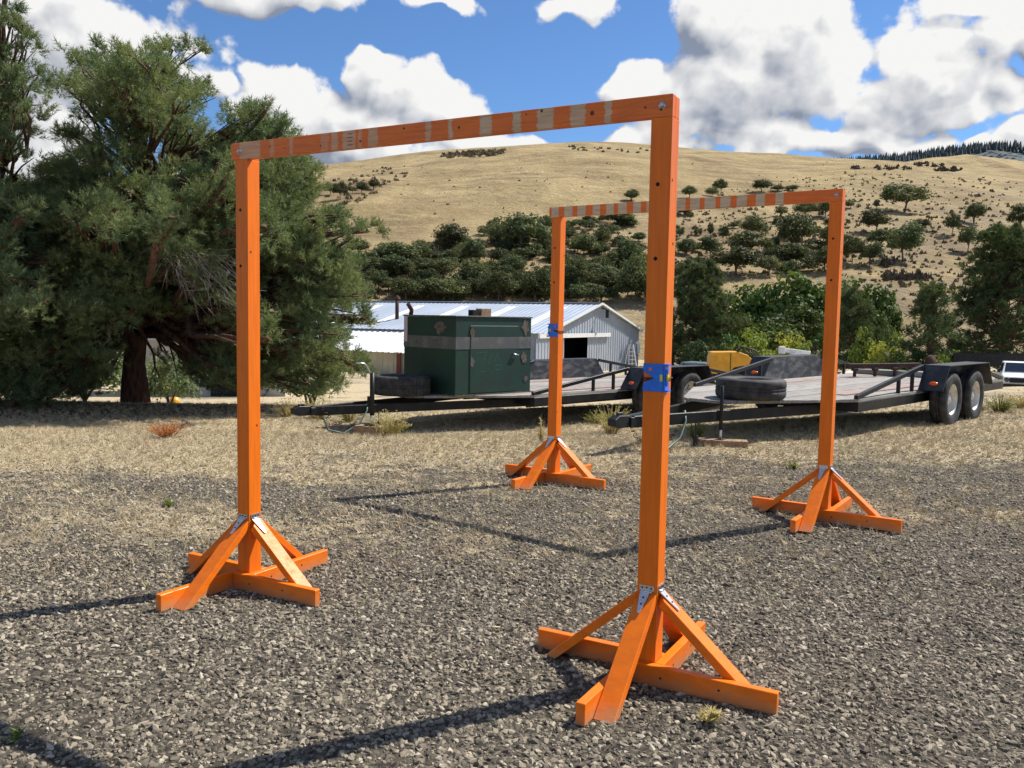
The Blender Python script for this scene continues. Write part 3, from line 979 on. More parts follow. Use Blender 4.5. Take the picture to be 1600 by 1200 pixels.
def make_frame(g, label, beam_mat, near):
    fr = thing('clearance_frame', label, 'wooden frame', (g['x'], g['y'], g['z']), -g['phi'], 'orange timber clearance frames')
    # local axes: +x along the beam, -y towards the camera side, z up
    MB().box((SPAN / 2 - 0.015, -HW + 0.019, GH - 0.0445), (SPAN + 2 * HW + 0.03, 0.038, 0.089)).build('crossbeam', beam_mat, fr, 0.002)
    cb = fr.children[-1] if False else [c for c in COL.objects if c.parent == fr][-1]
    for bx in (-0.01, SPAN + 0.0):
        bo = MB()
        bo.lathe([(0.0, -0.014), (0.009, -0.012), (0.011, -0.006), (0.011, 0.0), (0.016, 0.0), (0.016, 0.002), (0, 0.002)], (bx, -HW - 0.001, GH - 0.045), 'y', 10)
        bo.build('bolt', M_GALV, cb)
    if near:
        for px_, pz, rr in ((422, .05, .006), (445, .035, .005), (501, .028, .006), (563, .03, .008), (631, .068, .008), (717, .045, .009), (846, .078, .010), (822, .070, .005), (925, .045, .014), (1008, .045, .007), (1033, .03, .008)):
            xx = px_along(g, px_, 200)
            rr *= .7
            MB().lathe([(0.0, -0.0012), (rr, -0.0012), (rr, 0.001)], (xx, -HW, GH - 0.089 + pz), 'y', 9, False).build('knot', M_KNOT, cb)
        # faint grade stamp: short inked lines
        for k in range(4):
            xx = px_along(g, 547, 200)
            MB().box((xx, -HW - 0.0005, GH - 0.018 - k * 0.018), (0.03 + 0.006 * (k % 2), 0.001, 0.005)).build('grade_stamp', M_RUST, cb)
    for c in (0.0, SPAN):
        ptop = GH - 0.089
        po = MB().box((c, 0, ptop / 2), (2 * HW, 2 * HW, ptop))
        po.box((c, 0.020, GH - 0.0445 - 0.0005), (2 * HW - 0.002, 2 * HW - 0.041, 0.088))
        post = po.build('post', M_ORANGE_V, fr, 0.0022)
        for hz_ in (2.08, 1.78):
            MB().lathe([(0.0, -0.0012), (0.0085, -0.0012), (0.0085, 0.001)], (c - 0.008, -HW, hz_), 'y', 10, False).build('bolt_hole_disc', M_DARKHOLE, post)  # near-black disc on the face, painted with the dark inside a bore
        rnd = random.Random(int(c * 10) + (1 if near else 2))
        for k in range(2):
            MB().lathe([(0.0, 0.0012), (0.006, 0.0012), (0.006, -0.001)], (c + HW, rnd.uniform(-.03, .03), rnd.uniform(.5, 2.1)), 'x', 8, False).build('knot', M_KNOT, post)
        # pinwheel of four foot boards and four raking braces
        for q in range(4):
            d = Vector(((1, 0), (0, -1), (-1, 0), (0, 1))[q]).to_3d()
            s = Vector(((0, -1), (-1, 0), (0, 1), (1, 0))[q]).to_3d()
            ctr = Vector((c, 0, 0))
            bd = MB()
            p0 = ctr + d * (-HW) + s * (HW + 0.019 + 0.0005)
            p1 = ctr + d * FOOT + s * (HW + 0.019 + 0.0005)
            if q % 2:
                p0 = ctr + d * (HW * -1.0 + 0.0) + s * (HW + 0.0195)
            bd.bar(p0 + Vector((0, 0, .0447)), p1 + Vector((0, 0, .0447)), 0.038, 0.089)
            board = bd.build('foot_board', M_ORANGE_H, fr, 0.0025)
            for rr in ((0.5, .05), (0.06, .045)):
                cc = ctr + d * (FOOT * rr[0] + 0.05) + s * (HW + 0.0385)
                MB().lathe([(0.0, 0.0012), (0.005, 0.0012), (0.005, -0.001)] if q in (2, 3) else [(0.0, -0.0012), (0.005, -0.0012), (0.005, 0.001)],
                           tuple(cc + Vector((0, 0, rr[1]))), 'y' if q % 2 == 0 else 'x', 8, False).build('screw_hole_disc', M_DARKHOLE, board)
            # brace: board lying on its flat, outer face to the weather
            zt, rf = 0.385, 0.485
            sl = math.atan2(zt, rf - HW)
            prof = [(HW + 0.001, zt), (HW + 0.001, zt - 0.038 / math.cos(sl)), (rf - 0.038 / math.sin(sl), 0.002), (rf, 0.002)]
            br = MB()
            br.prism(prof, lambda a, b, t: ctr + d * a + s * t + Vector((0, 0, b)), -HW + 0.002, HW - 0.002)
            me_ = br.mesh('brace', M_ORANGE_H)
            bm = bmesh.new()
            bm.from_mesh(me_)
            bmesh.ops.recalc_face_normals(bm, faces=bm.faces)
            # the shoulder sawn off the top corner
            rake = Vector((d.x * (HW - rf), d.y * (HW - rf), zt)).normalized()
            nrm = (rake * 0.75 + s * 0.66).normalized()
            top = ctr + d * HW + Vector((0, 0, zt)) - s * (HW * 0.1)
            res = bmesh.ops.bisect_plane(bm, geom=bm.verts[:] + bm.edges[:] + bm.faces[:], plane_co=top, plane_no=nrm, clear_outer=True)
            ed = [e for e in res['geom_cut'] if isinstance(e, bmesh.types.BMEdge)]
            if ed:
                bmesh.ops.contextual_create(bm, geom=ed)
            bmesh.ops.recalc_face_normals(bm, faces=bm.faces)
            es = [e for e in bm.edges if len(e.link_faces) == 2 and e.calc_face_angle(0) > 0.5]
            bmesh.ops.bevel(bm, geom=es, offset=0.002, segments=1, affect='EDGES')
            bm.to_mesh(me_)
            bm.free()
            brace = link('brace', me_, fr)
            # strap hinge: plate on the post, tapering leaf on the brace
            hg = MB()
            zc = zt + 0.020
            hg.prism([(-.032, -.011), (.032, -.011), (.032, .011), (-.032, .011)], lambda a, b, t: ctr + d * (HW + t) + s * a + Vector((0, 0, zc + b)), 0.0005, 0.004)
            down = -rake
            nout = Vector((d.x * zt, d.y * zt, rf - HW)).normalized()
            tp = ctr + d * (HW + 0.004) + Vector((0, 0, zt + 0.002))
            hg.prism([(-.022, 0.0), (.022, 0.0), (.006, 0.105), (-.006, 0.105)], lambda a, b, t: tp + s * (a + HW * 0.12) + down * b + nout * t, 0.001, 0.005)
            hg.tube([tp - s * .024 + nout * .003, tp + s * .024 + nout * .003], 0.0055, 6)
            hinge = hg.build('hinge', M_GALV, brace)
            if near:
                for (a, b) in ((-.02, 0), (0, .002), (.02, 0)):
                    cc = ctr + d * (HW + 0.004) + s * a + Vector((0, 0, zc + b))
                    MB().box(cc, (0.006, 0.006, 0.006)).build('screw', M_DARKHOLE, hinge)
                for b in (.03, .062):
                    cc = tp + s * (HW * 0.12) + down * b + nout * .005
                    MB().box(cc, (0.006, 0.006, 0.006)).build('screw', M_DARKHOLE, hinge)
    return fr


frameA = make_frame(GA, 'nearest bright orange timber frame with a streaky painted crossbeam', M_BEAM_A, True)
frameB = make_frame(GB, 'orange timber frame standing behind, its crossbeam banded orange and bare wood', M_BEAM_B, False)


def post_level(g, c, z, label, flip):
    """blue plastic post level wrapped on a post corner and held by a rubber band"""
    t = thing('post_level', label, 'spirit level', (g['x'], g['y'], g['z']), -g['phi'], 'blue post levels on the frames')
    h, w_ = 0.115, 0.088
    out = [(0, 0), (w_, 0), (w_, h), (0, h), (0, h * .72), (w_ * .42, h * .55), (w_ * .42, h * .45), (0, h * .28)]
    mirror = flip
    face = MB()

    def f3(a, b, tt):
        xx = c - HW + a if not mirror else c + HW - a
        return (xx, -HW - tt, z + b)
    face.prism(out, f3, 0.001, 0.006)
    face.build('front_plate', M_BLUE, t, 0.001)
    sgn = 1 if not mirror else -1
    sx_ = c + sgn * (HW + 0.001)
    sd = MB()

    def s3(a, b, tt):
        return (sx_ + sgn * tt, -HW - 0.006 + a, z + b)
    sd.prism([(0, 0), (.05, 0), (.05, h * .3), (.03, h * .45), (.03, h * .55), (.05, h * .72), (.05, h), (0, h)], s3, 0.0, 0.006)
    sd.box((sx_ + sgn * 0.010, -HW + 0.012, z + 0.004), (0.018, 0.04, 0.008))
    sd.box((sx_ + sgn * 0.010, -HW + 0.012, z + h - 0.004), (0.018, 0.04, 0.008))
    sd.box((sx_ + sgn * 0.010, -HW + 0.002, z + h * .3), (0.014, 0.012, 0.02))
    sd.box((sx_ + sgn * 0.010, -HW + 0.002, z + h * .72), (0.014, 0.012, 0.02))
    sd.build('side_plate', M_BLUE, t)
    MB().tube([s3(.012, h * .38, .012), s3(.012, h * .62, .012)], 0.006, 8).build('vial', M_VIAL, t)
    MB().tube([f3(w_ * .9, h * .38, .006), f3(w_ * .9, h * .62, .006)], 0.006, 8).build('vial', M_VIAL, t)
    MB().box(f3(w_ * .36, h * .80, .006), (0.012, 0.003, 0.012)).build('window', M_ORANGE_H, t)
    MB().box(s3(.02, h * .5, .01), (0.006, 0.006, 0.012)).build('band_hook', M_RED, t)
    bd = MB()
    a0 = f3(w_ * .5, h * .48, .0075)
    e = HW + 0.004
    far_x = c - sgn * e
    bd.tube([a0, (far_x, -e - 0.002, z + h * .47), (far_x, e, z + h * .45), (c + sgn * e, e, z + h * .47), (c + sgn * (e + .004), -HW + 0.02, z + h * .5)], 0.003, 6)
    bd.tube([a0, (far_x, -e - 0.002, z + h * .36), (far_x, e, z + h * .38)], 0.003, 6)
    bd.build('band', M_BLACKRUB, t)
    return t


post_level(GA, SPAN, 1.235, 'blue plastic post level banded to the nearest right-hand orange post', False)
post_level(GB, 0.0, 1.30, 'small blue post level banded to the far left orange post', True)

# ---------------------------------------------------------------- flatbed trailers
VD, FW, HD, UF, HF = 1.225, 0.35, 0.545, -3.285, 0.928
NOSE = [(-5.02, -0.30), (-5.02, 0.26)]


def tyre_profile(R, r, w):
    h = w / 2
    return [(r, -h * .78), (r + .02, -h * .9), (R * .80, -h), (R * .93, -h * .93), (R * .985, -h * .74), (R, -h * .5), (R, -h * .2), (R - .008, -h * .17), (R - .008, -h * .1), (R, -h * .07),
            (R, h * .07), (R - .008, h * .1), (R - .008, h * .17), (R, h * .2), (R, h * .5), (R * .985, h * .74), (R * .93, h * .93), (R * .80, h), (r + .02, h * .9), (r, h * .78)]


def wheel_parts(parent, c, side):
    wh = thing('wheel', None, None, c)
    wh.parent = parent
    MB().lathe(tyre_profile(0.409, 0.235, 0.245), (0, 0, 0), 'y', 40).build('tyre', M_TYRE, wh)
    rim = MB()
    s = side
    rim.lathe([(0.236, -0.095 * s), (0.236, 0.095 * s), (0.222, 0.093 * s), (0.212, 0.06 * s), (0.205, 0.0), (0.185, -0.035 * s), (0.15, -0.02 * s), (0.105, 0.0), (0.075, 0.012 * s), (0.07, 0.05 * s), (0.045, 0.065 * s), (0.0, 0.066 * s)], (0, 0, 0), 'y', 40)
    r = rim.build('rim', M_RIM, wh)
    hl = MB()
    for k in range(8):
        t = 2 * math.pi * (k + .3) / 8
        cx_, cz_ = 0.162 * math.cos(t), 0.162 * math.sin(t)
        hl.lathe([(0.0, -0.022 * s), (0.021, -0.0215 * s)], (cx_, 0, cz_), 'y', 10, False)
    hl.build('rim_hole', M_DARK, wh)
    ln = MB()
    for k in range(8):
        t = 2 * math.pi * k / 8
        ln.lathe([(0.012, -0.0 * s), (0.011, 0.018 * s), (0.0, 0.018 * s)], (0.098 * math.cos(t), 0, 0.098 * math.sin(t)), 'y', 6, False)
    ln.build('lug_nut', M_RUSTDARK, wh)
    return wh


def make_trailer(loc, th, label, group):
    """local x runs along the trailer from tongue (-) to tail (+); local -y is the side facing the camera"""
    tr = thing('flatbed_trailer', label, 'trailer', loc, math.pi / 2 - th, group)
    N = lambda v: -v        # v counts towards the camera side
    fr_ = MB()
    tail = 3.3
    for v in (-VD + .03, VD - .03):
        fr_.bar((UF, N(v), HD - .105), (tail, N(v), HD - .105), 0.06, 0.13)
    fr_.bar((tail - .03, N(-VD + .062), HD - .105), (tail - .03, N(VD - .062), HD - .105), 0.06, 0.13)
    fr_.bar((UF + .03, N(-VD + .062), HD - .105), (UF + .03, N(VD - .062), HD - .105), 0.06, 0.13)
    for k in range(7):
        u = UF + .75 + k * .8
        fr_.bar((u, N(-VD + .062), HD - .09), (u, N(VD - .062), HD - .09), 0.05, 0.09)
    fr_.build('frame', M_FRAME, tr, 0.004)
    for s in (-1, 1):
        # A-frame draw bar
        a = MB().bar((-6.55, N(s * .045), .385), (UF + .25, N(s * .80), .385), 0.055, 0.13)
        a.bar((UF + .25, N(s * .80), .345), (2.9, N(s * .80), .345), 0.05, 0.09)
        a.build('draw_bar', M_FRAME, tr, 0.004)
    cp = MB()
    cp.bar((-6.62, 0, .385), (-6.2, 0, .385), 0.15, 0.11)
    cp.prism([(-6.62, .33), (-6.62, .46), (-6.80, .47), (-6.88, .43), (-6.88, .36), (-6.80, .33)], lambda a, b, t: (a, t, b), -.055, .055)
    cp.box((-6.74, 0, .485), (.10, .03, .03))
    cp.build('coupler', M_FRAME, tr, 0.006)
    # decking
    n = 17
    wv = 2 * VD / n

    def ufront(v):
        av = abs(v)
        if v > 0:
            return UF if av > VD else (NOSE[1][0] if av < .26 else NOSE[1][0] + (av - .26) / (VD - .26) * (UF - NOSE[1][0]))
        return NOSE[0][0] if av < .30 else NOSE[0][0] + (av - .30) / (VD - .30) * (UF - NOSE[0][0])
    rnd = random.Random(4)
    for k in range(n):
        v0, v1 = -VD + k * wv + .003, -VD + (k + 1) * wv - .003
        e0, e1 = ufront(v0), ufront(v1)
        u1 = tail - .005 - rnd.uniform(0, .015)
        if k == 0 or k == n - 1:
            pass
        zt = HD + rnd.uniform(-.004, .003)
        MB().prism([(e0, v0), (u1, v0), (u1, v1), (e1, v1)][::-1], lambda a, b, t: (a, N(b), t), HD - .038, zt).build('plank', M_PLANK, tr, 0.003)
    for v in (-.86, .72):
        MB().box(((UF + .2 + tail) / 2 + .1, N(v), HD + .0065), (tail - UF - .5, .30, .006)).build('wear_strip', M_RUST, tr)
    # jack
    jk = bpy.data.objects.new('jack', None)
    COL.objects.link(jk)
    jk.parent = tr
    jk.location = (-5.32, N(.43), 0)
    MB().tube([(0, 0, .20), (0, 0, .82)], .034, 12).build('jack_tube', M_FRAME, jk)
    MB().tube([(0, 0, .06), (0, 0, .22)], .026, 10).build('jack_leg', M_GALV, jk)
    MB().box((0, 0, .055), (.16, .16, .012)).box((0, .05, .4), (.05, .08, .14)).build('jack_foot', M_FRAME, jk)
    MB().tube([(0, 0, .80), (-.05, 0, .84), (-.10, 0, .93), (-.15, 0, .96), (-.27, 0, .965)], .011, 8).build('crank_handle', M_GALV, jk)
    # fenders
    ff, fe = -.89, 1.04
    for s in (-1, 1):
        v0, v1 = s * (VD + .004), s * (VD + FW)
        fd = MB()
        lo_v, hi_v = min(v0, v1), max(v0, v1)
        prof = [(ff - .27, HD + .02), (ff, HF), (fe, HF), (fe + .27, HD + .02)]
        t_ = .008
        prof2 = [(a + (t_ if i < 2 else -t_), b - (t_ if i in (1, 2) else 0)) for i, (a, b) in enumerate(prof)]
        fd.prism((prof + prof2[::-1])[::-1], lambda a, b, t: (a, N(t), b), lo_v, hi_v)
        f_ = fd.build('fender', M_FENDER, tr)
        inner = MB().prism([(ff - .27, HD - .02), (fe + .27, HD - .02), (fe - .004, HF - .01), (ff + .004, HF - .01)], lambda a, b, t: (a, N(t), b), v0 - .003, v0 + .003)
        inner.build('inner_panel', M_FENDER_IN, f_)
        gs = MB()
        gs.bar(((ff + fe) / 2, N(v1 - s * .004), HF - .012), ((ff + fe) / 2 - .14, N(v0 + s * .01), HF - .33), .035, .008, (1, 0, 0))
        gs.build('gusset', M_FENDER, f_)
        ml = MB()
        k_ = .30
        cu, cz_ = ff - .27 * (1 - k_) - .008, HD + .02 + (HF - HD - .02) * k_ - .01
        ml.lathe([(0, -.028), (.026, -.024), (.034, -.012), (.036, 0.0)], (0, 0, 0), 'x', 14)
        m2 = ml.build('marker_lamp', M_AMBER, f_, loc=(cu, N((v0 + v1) / 2 + s * .02), cz_))
        m2.scale = (1, 1.75, .85)
        for (u0, u1, up0, up1) in ((UF - .02, ff - .02, ff - .42, ff - .95), (tail - .02, fe + .02, fe + .42, fe + .95)):
            rl = MB().bar((u0, N(s * (VD - .028)), HD + .02), (u1, N(s * (VD - .028)), HF - .03), .05, .06)
            for uu in (up0, up1):
                zz = HD + .02 + (HF - .03 - HD - .02) * (uu - u0) / (u1 - u0) - .03
                rl.bar((uu, N(s * (VD - .028)), HD + .003), (uu, N(s * (VD - .028)), zz), .045, .045)
            rl.build('side_rail', M_FRAME, tr, 0.003)
        for u in (-.56, .56):
            wheel_parts(tr, (u, N(s * (VD + FW - .016 - .1225)), .409), -s)
    for u in (-.56, .56):
        MB().tube([(u, N(-1.3), .409), (u, N(1.3), .409)], .045, 10).build('axle', M_FRAME, tr)
        sp_ = MB()
        for s in (-1, 1):
            for q in range(3):
                sp_.bar((u - .5 + q * .09, N(s * .95), .39 - q * .014), (u + .5 - q * .09, N(s * .95), .39 - q * .014), .06, .012)
        sp_.build('leaf_spring', M_RUSTDARK, tr)
    # chains and hose hanging from the draw bar
    for s in (-1, 1):
        ch = MB()
        for q in range(16):
            tt = q / 15
            p = Vector((-6.45 + tt * .7, N(s * (.06 + .10 * tt) + s * .04), .40 - .30 * math.sin(math.pi * tt) + .02))
            ang = 0 if q % 2 else math.pi / 2
            pts = [p + Matrix.Rotation(ang, 3, 'X') @ Vector((.03 * math.cos(a), .015 * math.sin(a), 0)) for a in np.linspace(0, 2 * math.pi, 9)]
            ch.tube(pts, .005, 4, cap=False)
        ch.build('safety_chain', M_RUSTDARK, tr)
    hs = MB().tube([(-5.75, N(.20), .47), (-5.80, N(.25), .36), (-5.95, N(.28), .18), (-6.2, N(.26), .06), (-6.42, N(.2), .12), (-6.45, N(.12), .28), (-6.3, N(.08), .34)], .014, 8)
    hs.build('brake_hose', M_HOSE, tr)
    hk = MB().tube([(-5.6, N(.26), .33), (-5.6, N(.27), .16)], .008, 6).box((-5.6, N(.27), .11), (.035, .05, .13))
    hk.build('breakaway_plug', M_BLACKRUB, tr)
    return tr


T2 = (5.8461, 14.2721, 0.012)
T2TH = 0.76386
T1 = (1.8963, 16.8356, -0.25)
T1TH = 0.8107
trailer2 = make_trailer(T2, T2TH, 'black flatbed trailer at right with an open plank deck and dusty rims', 'black tandem axle flatbed trailers')


def copy_tree(o, parent=None):
    c = o.copy()
    COL.objects.link(c)
    c.parent = parent
    for ch in [x for x in KIDS.get(o.name, [])]:
        copy_tree(ch, c)
    return c


def kids_map():
    k = {}
    for x in COL.objects:
        if x.parent:
            k.setdefault(x.parent.name, []).append(x)
    return k


KIDS = kids_map()
trailer1 = copy_tree(trailer2)
trailer1.location = T1
trailer1.rotation_euler = (0, 0, math.pi / 2 - T1TH)
trailer1['label'] = 'black flatbed trailer carrying the green steel box behind the orange frames'
for ch in [x for x in COL.objects if x.parent == trailer1]:
    if ch.name.startswith('jack'):
        ch.location = (-5.85, -0.46, 0)


def loc_to_world(T, th, u, v, z):
    return np.array([T[0] + u * math.sin(th) + v * math.cos(th), T[1] + u * math.cos(th) - v * math.sin(th), T[2] + z])


# spare tyres
for ch in [x for x in COL.objects if x.parent and x.parent.parent == trailer2 and x.name.startswith('crank_handle')]:
    bpy.data.objects.remove(ch)
for ch in [x for x in COL.objects if x.parent == trailer2 and x.name.startswith('jack')]:
    ch.scale = (.62, .62, .84)


def loose_tyre(p, label, R=.435, w=.26, r=.24, rz=0.0, tread=True):
    t = thing('tyre', label, 'tyre', p, rz, 'spare tyres lying on the trailers')
    tm = MB().lathe([(a, b + w / 2) for a, b in tyre_profile(R, r, w)] + [(r, -w * .39 + w / 2)], (0, 0, 0), 'z', 44)
    tm.build('casing', M_TYRE, t)
    tb = MB()
    for k in range(44 if tread else 0):
        a = 2 * math.pi * k / 44
        for zz in (.28, .72):
            rot = Matrix.Rotation(a, 3, 'Z')
            tb.box(rot @ Vector((R - .004, 0, w * zz)), (.016, .032, w * .3), rot)
    if tread:
        tb.build('tread', M_TYRE, t)
    return t


p = loc_to_world(T2, T2TH, -4.40, 0.30, HD + .004)
loose_tyre(p, 'worn black tyre lying flat on the planks of the right trailer', tread=False)
p = loc_to_world(T1, T1TH, -5.02, 0.02, HD + .004)
loose_tyre(p, 'black tyre lying in shade in front of the green box', .46, .30)
blk = MB().box((0, 0, .035), (.62, .2, .07)).build('wood_block', M_BLOCK, None, .004)
p = loc_to_world(T2, T2TH, -5.32, .43, 0)
blk.location = (p[0], p[1], float(gz(p[0], p[1])) + .002)
blk.rotation_euler = (0, 0, -.2)
for ch in [x for x in COL.objects if x.parent == trailer2 and x.name.startswith('jack')]:
    ch.location.z = float(gz(p[0], p[1])) + .072 - .05 - T2[2]
tag(blk, 'flat wooden block under the jack foot of the right trailer', 'wood block', 'blocks under the trailer jacks')
bk = MB().box((0, 0, .07), (.40, .24, .14)).build('wood_block', M_BLOCK, None, .006)
p = loc_to_world(T1, T1TH, -5.85, .46, 0)
bk.location = (p[0] - .05, p[1], float(gz(p[0], p[1])) + .0)
bk.rotation_euler = (0, 0, -.12)
for ch in [x for x in COL.objects if x.parent == trailer1 and x.name.startswith('jack')]:
    ch.location.z = float(gz(p[0], p[1])) + .142 - .05 - T1[2]
tag(bk, 'tan timber block under the jack foot beside the left drawbar', 'wood block', 'blocks under the trailer jacks')

# rusty stake rack and reel on the right trailer
t = thing('stake_rack', 'dark rusty rack with short legs lying across the right trailer deck', 'steel rack',
          loc_to_world(T2, T2TH, 1.9, -.40, HD + .012), math.pi / 2 - T2TH - .34)
MB().bar((-.95, 0, .19), (1.0, .05, .19), .09, .09).build('rail', M_RUSTDARK, t, .006)
for k in range(4):
    xx = -.8 + k * .52
    MB().bar((xx, -.03, 0), (xx, -.03, .155), .045, .045).box((xx, -.03, .13), (.11, .07, .05)).build('stake', M_RUSTDARK, t, .004)
t = thing('timber_stack', 'grey old timbers lying at the tail of the right trailer', 'timber', loc_to_world(T2, T2TH, 2.45, -.1, HD + .004), math.pi / 2 - T2TH - 1.45)
for k in range(3):
    MB().bar((-.95 + .1 * k, -.13 + k * .13, .05), (.9 + .06 * k, -.13 + k * .13, .05), .115, .095).build('timber', M_PLANK, t, .005)
t = thing('cable_reel', 'small rusty disc reel standing at the right trailer tail', 'reel', loc_to_world(T2, T2TH, 3.15, -.02, HD + .012), 0.35)
MB().tube([(0, 0, 0), (0, 0, .24)], .012, 6).box((0, 0, .006), (.14, .14, .012)).build('stand', M_RUSTDARK, t)
MB().lathe([(0, -.02), (.12, -.02), (.125, -.008), (.05, 0), (.125, .008), (.12, .02), (0, .02)], (0, -.02, .26), 'y', 20).build('disc', M_RUSTDARK, t)

# ---------------------------------------------------------------- green steel box
bx = thing('tool_box', 'dark green steel box with a worn grey band and a side door', 'steel box', loc_to_world(T1, T1TH, -4.53, .75, HD + .02), math.pi / 2 - T1TH)
BL, BW, BH = 1.62, 1.32, 1.20
# local: x along the trailer, +y away from the camera side, corner at the origin
MB().box((BL / 2, BW / 2, BH / 2), (BL, BW, BH)).build('body', M_GREEN, bx, .008)
MB().box((BL / 2, BW / 2, BH + .012), (BL + .03, BW + .03, .022)).build('lid', M_BAREMETAL, bx, .004)
MB().box((BL / 2, BW / 2, -.008), (BL + .02, BW + .02, .02)).build('skid', M_BAREMETAL, bx)
bd = MB()
bd.box((BL / 2, -.002, .80), (BL + .008, .006, .19)).box((-.002, BW / 2, .80), (.006, BW + .008, .19))
bd.build('grey_band', M_GREYBAND, bx)
dr = MB().box((.80, -.004, .545), (1.02, .012, 1.05)).build('door', M_GREEN, bx, .003)
MB().box((.80, -.0095, .80), (1.0, .004, .185)).build('door_band', M_GREYBAND, dr)
MB().tube([(1.20, -.012, .62), (1.20, -.035, .62), (1.30, -.035, .60)], .012, 8).build('handle', M_GALV, dr)
for (x0, z0, w0, h0) in ((.33, .70 + .26, .09, .20), (.33, .52, .10, .20), (1.26, .92, .0, .0)):
    if w0:
        pts = [(x0 + w0 / 2 * math.cos(a) * random.uniform(.45, 1.15), z0 + h0 / 2 * math.sin(a) * random.uniform(.45, 1.15)) for a in np.linspace(0, 2 * math.pi, 13)[:-1]]
        MB().prism(pts, lambda a, b, t_: (a, -t_, b), .0102, .0112).build('bare_patch', M_BAREMETAL, dr)
for q, (x0, z0, w0, h0, sd) in enumerate(((1.48, 1.05, .19, .28, 0), (1.46, .55, .14, .22, 0), (.12, .28, .0, .0, 0), (.38, 1.04, .34, .26, 1), (.95, .80, .3, .10, 1), (.45, .8, .2, .12, 1), (1.50, .2, .10, .12, 0))):
    if not w0:
        continue
    pts = [(x0 + w0 / 2 * math.cos(a) * random.uniform(.45, 1.15), z0 + h0 / 2 * math.sin(a) * random.uniform(.45, 1.15)) for a in np.linspace(0, 2 * math.pi, 15)[:-1]]
    if sd:
        MB().prism(pts, lambda a, b, t_: (-t_, a, b), .0055, .0065).build('bare_patch', M_BAREMETAL, bx)
    else:
        MB().prism(pts, lambda a, b, t_: (a, -t_, b), .0055, .0065).build('bare_patch', M_BAREMETAL, bx)
MB().box((-.004, BW - .05, 1.0), (.006, .09, .42)).build('sticker', M_PAPER, bx)
# faint chalk scrawl on the door
ck = MB()
for a, b in (((.40, .64), (.62, .66)), ((.62, .66), (.55, .44)), ((.74, .64), (.66, .46)), ((.86, .66), (.80, .5)), ((.86, .66), (.90, .52)), ((.80, .44), (.97, .45)), ((.82, .37), (.96, .38)), ((.97, .45), (.96, .38)), ((.48, .36), (.60, .35))):
    ck.bar((a[0], -.0108, a[1]), (b[0], -.0108, b[1]), .0012, .008)
ck.build('chalk_mark', M_CHALK, dr)
MB().tube([(.06, BW - .1, BH + .02), (.06, BW - .12, BH + .1), (-.03, BW - .14, BH + .2)], .035, 10).build('exhaust_pipe', M_RUSTDARK, bx)
MB().box((.78, .5, BH + .02 + .05), (.12, .12, .10)).build('vent_cap', M_DARK, bx, .004)
ob = MB().box((0, 0, .06), (.22, .14, .12)).build('cardboard_box', M_BLOCK, None, .004)
p = Vector(loc_to_world(T1, T1TH, -4.53, .75, HD + .02 + BH + .024)) + Vector((math.sin(T1TH) * 1.0 - math.cos(T1TH) * .5, math.cos(T1TH) * 1.0 + math.sin(T1TH) * .5, 0))
ob.location = p
ob.rotation_euler = (0, 0, .8)
tag(ob, 'small tan carton sitting on top of the green steel box', 'carton')


# ---------------------------------------------------------------- metal shed in the valley
def rib_sheet(mb, o, du, dv, lu, lv, nrm, pitch=.6, depth=.045):
    """ribbed metal sheet: ribs run along dv, repeated along du"""
    o, du, dv, nrm = map(Vector, (o, du, dv, nrm))
    n = max(1, int(round(lu / pitch)))
    p = lu / n
    pts = []
    for i in range(n):
        x = i * p
        pts += [(x, 0), (x + p * .62, 0), (x + p * .72, depth), (x + p * .90, depth)]
    pts.append((lu, 0))
    vs_, fs = [], []
    for (a, h) in pts:
        vs_ += [o + du * a + nrm * h, o + du * a + dv * lv + nrm * h]
    for i in range(len(pts) - 1):
        fs.append((2 * i, 2 * i + 2, 2 * i + 3, 2 * i + 1))
    mb.add(vs_, fs)
    return mb


SH_R = Vector((-0.866, 0.5, 0))     # along the ridge, away from the gable we see
SH_G = Vector((0.5, 0.866, 0))      # along the gable, away from the near eave
near_e = Vector((2.6, 66.8, 0))
ZR, ZE, ZG = 2.80, 0.42, -3.35
WG, LR = 19.0, 29.0
shed = thing('metal_shed', 'long grey ribbed metal shed with skylight strips behind the trailers', 'shed', tuple(near_e + Vector((0, 0, ZG))))
S = lambda w, l, z: SH_G * w + SH_R * l + Vector((0, 0, z - ZG))
slope_len = math.hypot(WG / 2 + .5, (ZR - ZE) * (WG / 2 + .5) / (WG / 2))
dn = (SH_G * (-WG / 2) + Vector((0, 0, ZE - ZR))).normalized()
up_n = dn.cross(SH_R)
if up_n.z < 0:
    up_n = -up_n
rib_sheet(MB(), S(WG / 2, -.4, ZR), SH_R, dn, LR + .8, slope_len, up_n, .5, .025).build('roof', M_ROOF, shed)
dn2 = (SH_G * (WG / 2) + Vector((0, 0, ZE - ZR))).normalized()
up2 = -(dn2.cross(SH_R))
if up2.z < 0:
    up2 = -up2
rib_sheet(MB(), S(WG / 2, -.4, ZR), SH_R, dn2, LR + .8, slope_len, up2, .75).build('roof', M_ROOF, shed)
MB().bar(S(WG / 2, -.42, ZR + .07), S(WG / 2, LR + .4, ZR + .07), .5, .06).build('ridge_cap', M_ROOF, shed)
for l0 in (2.2, 7.2, 12.2, 17.2, 22.2):
    rib_sheet(MB(), S(WG / 2, l0, ZR) + dn * 1.4 + up_n * .012, SH_R, dn, 1.0, slope_len - 2.2, up_n, .5, .03).build('skylight', M_SKYLIGHT, shed)
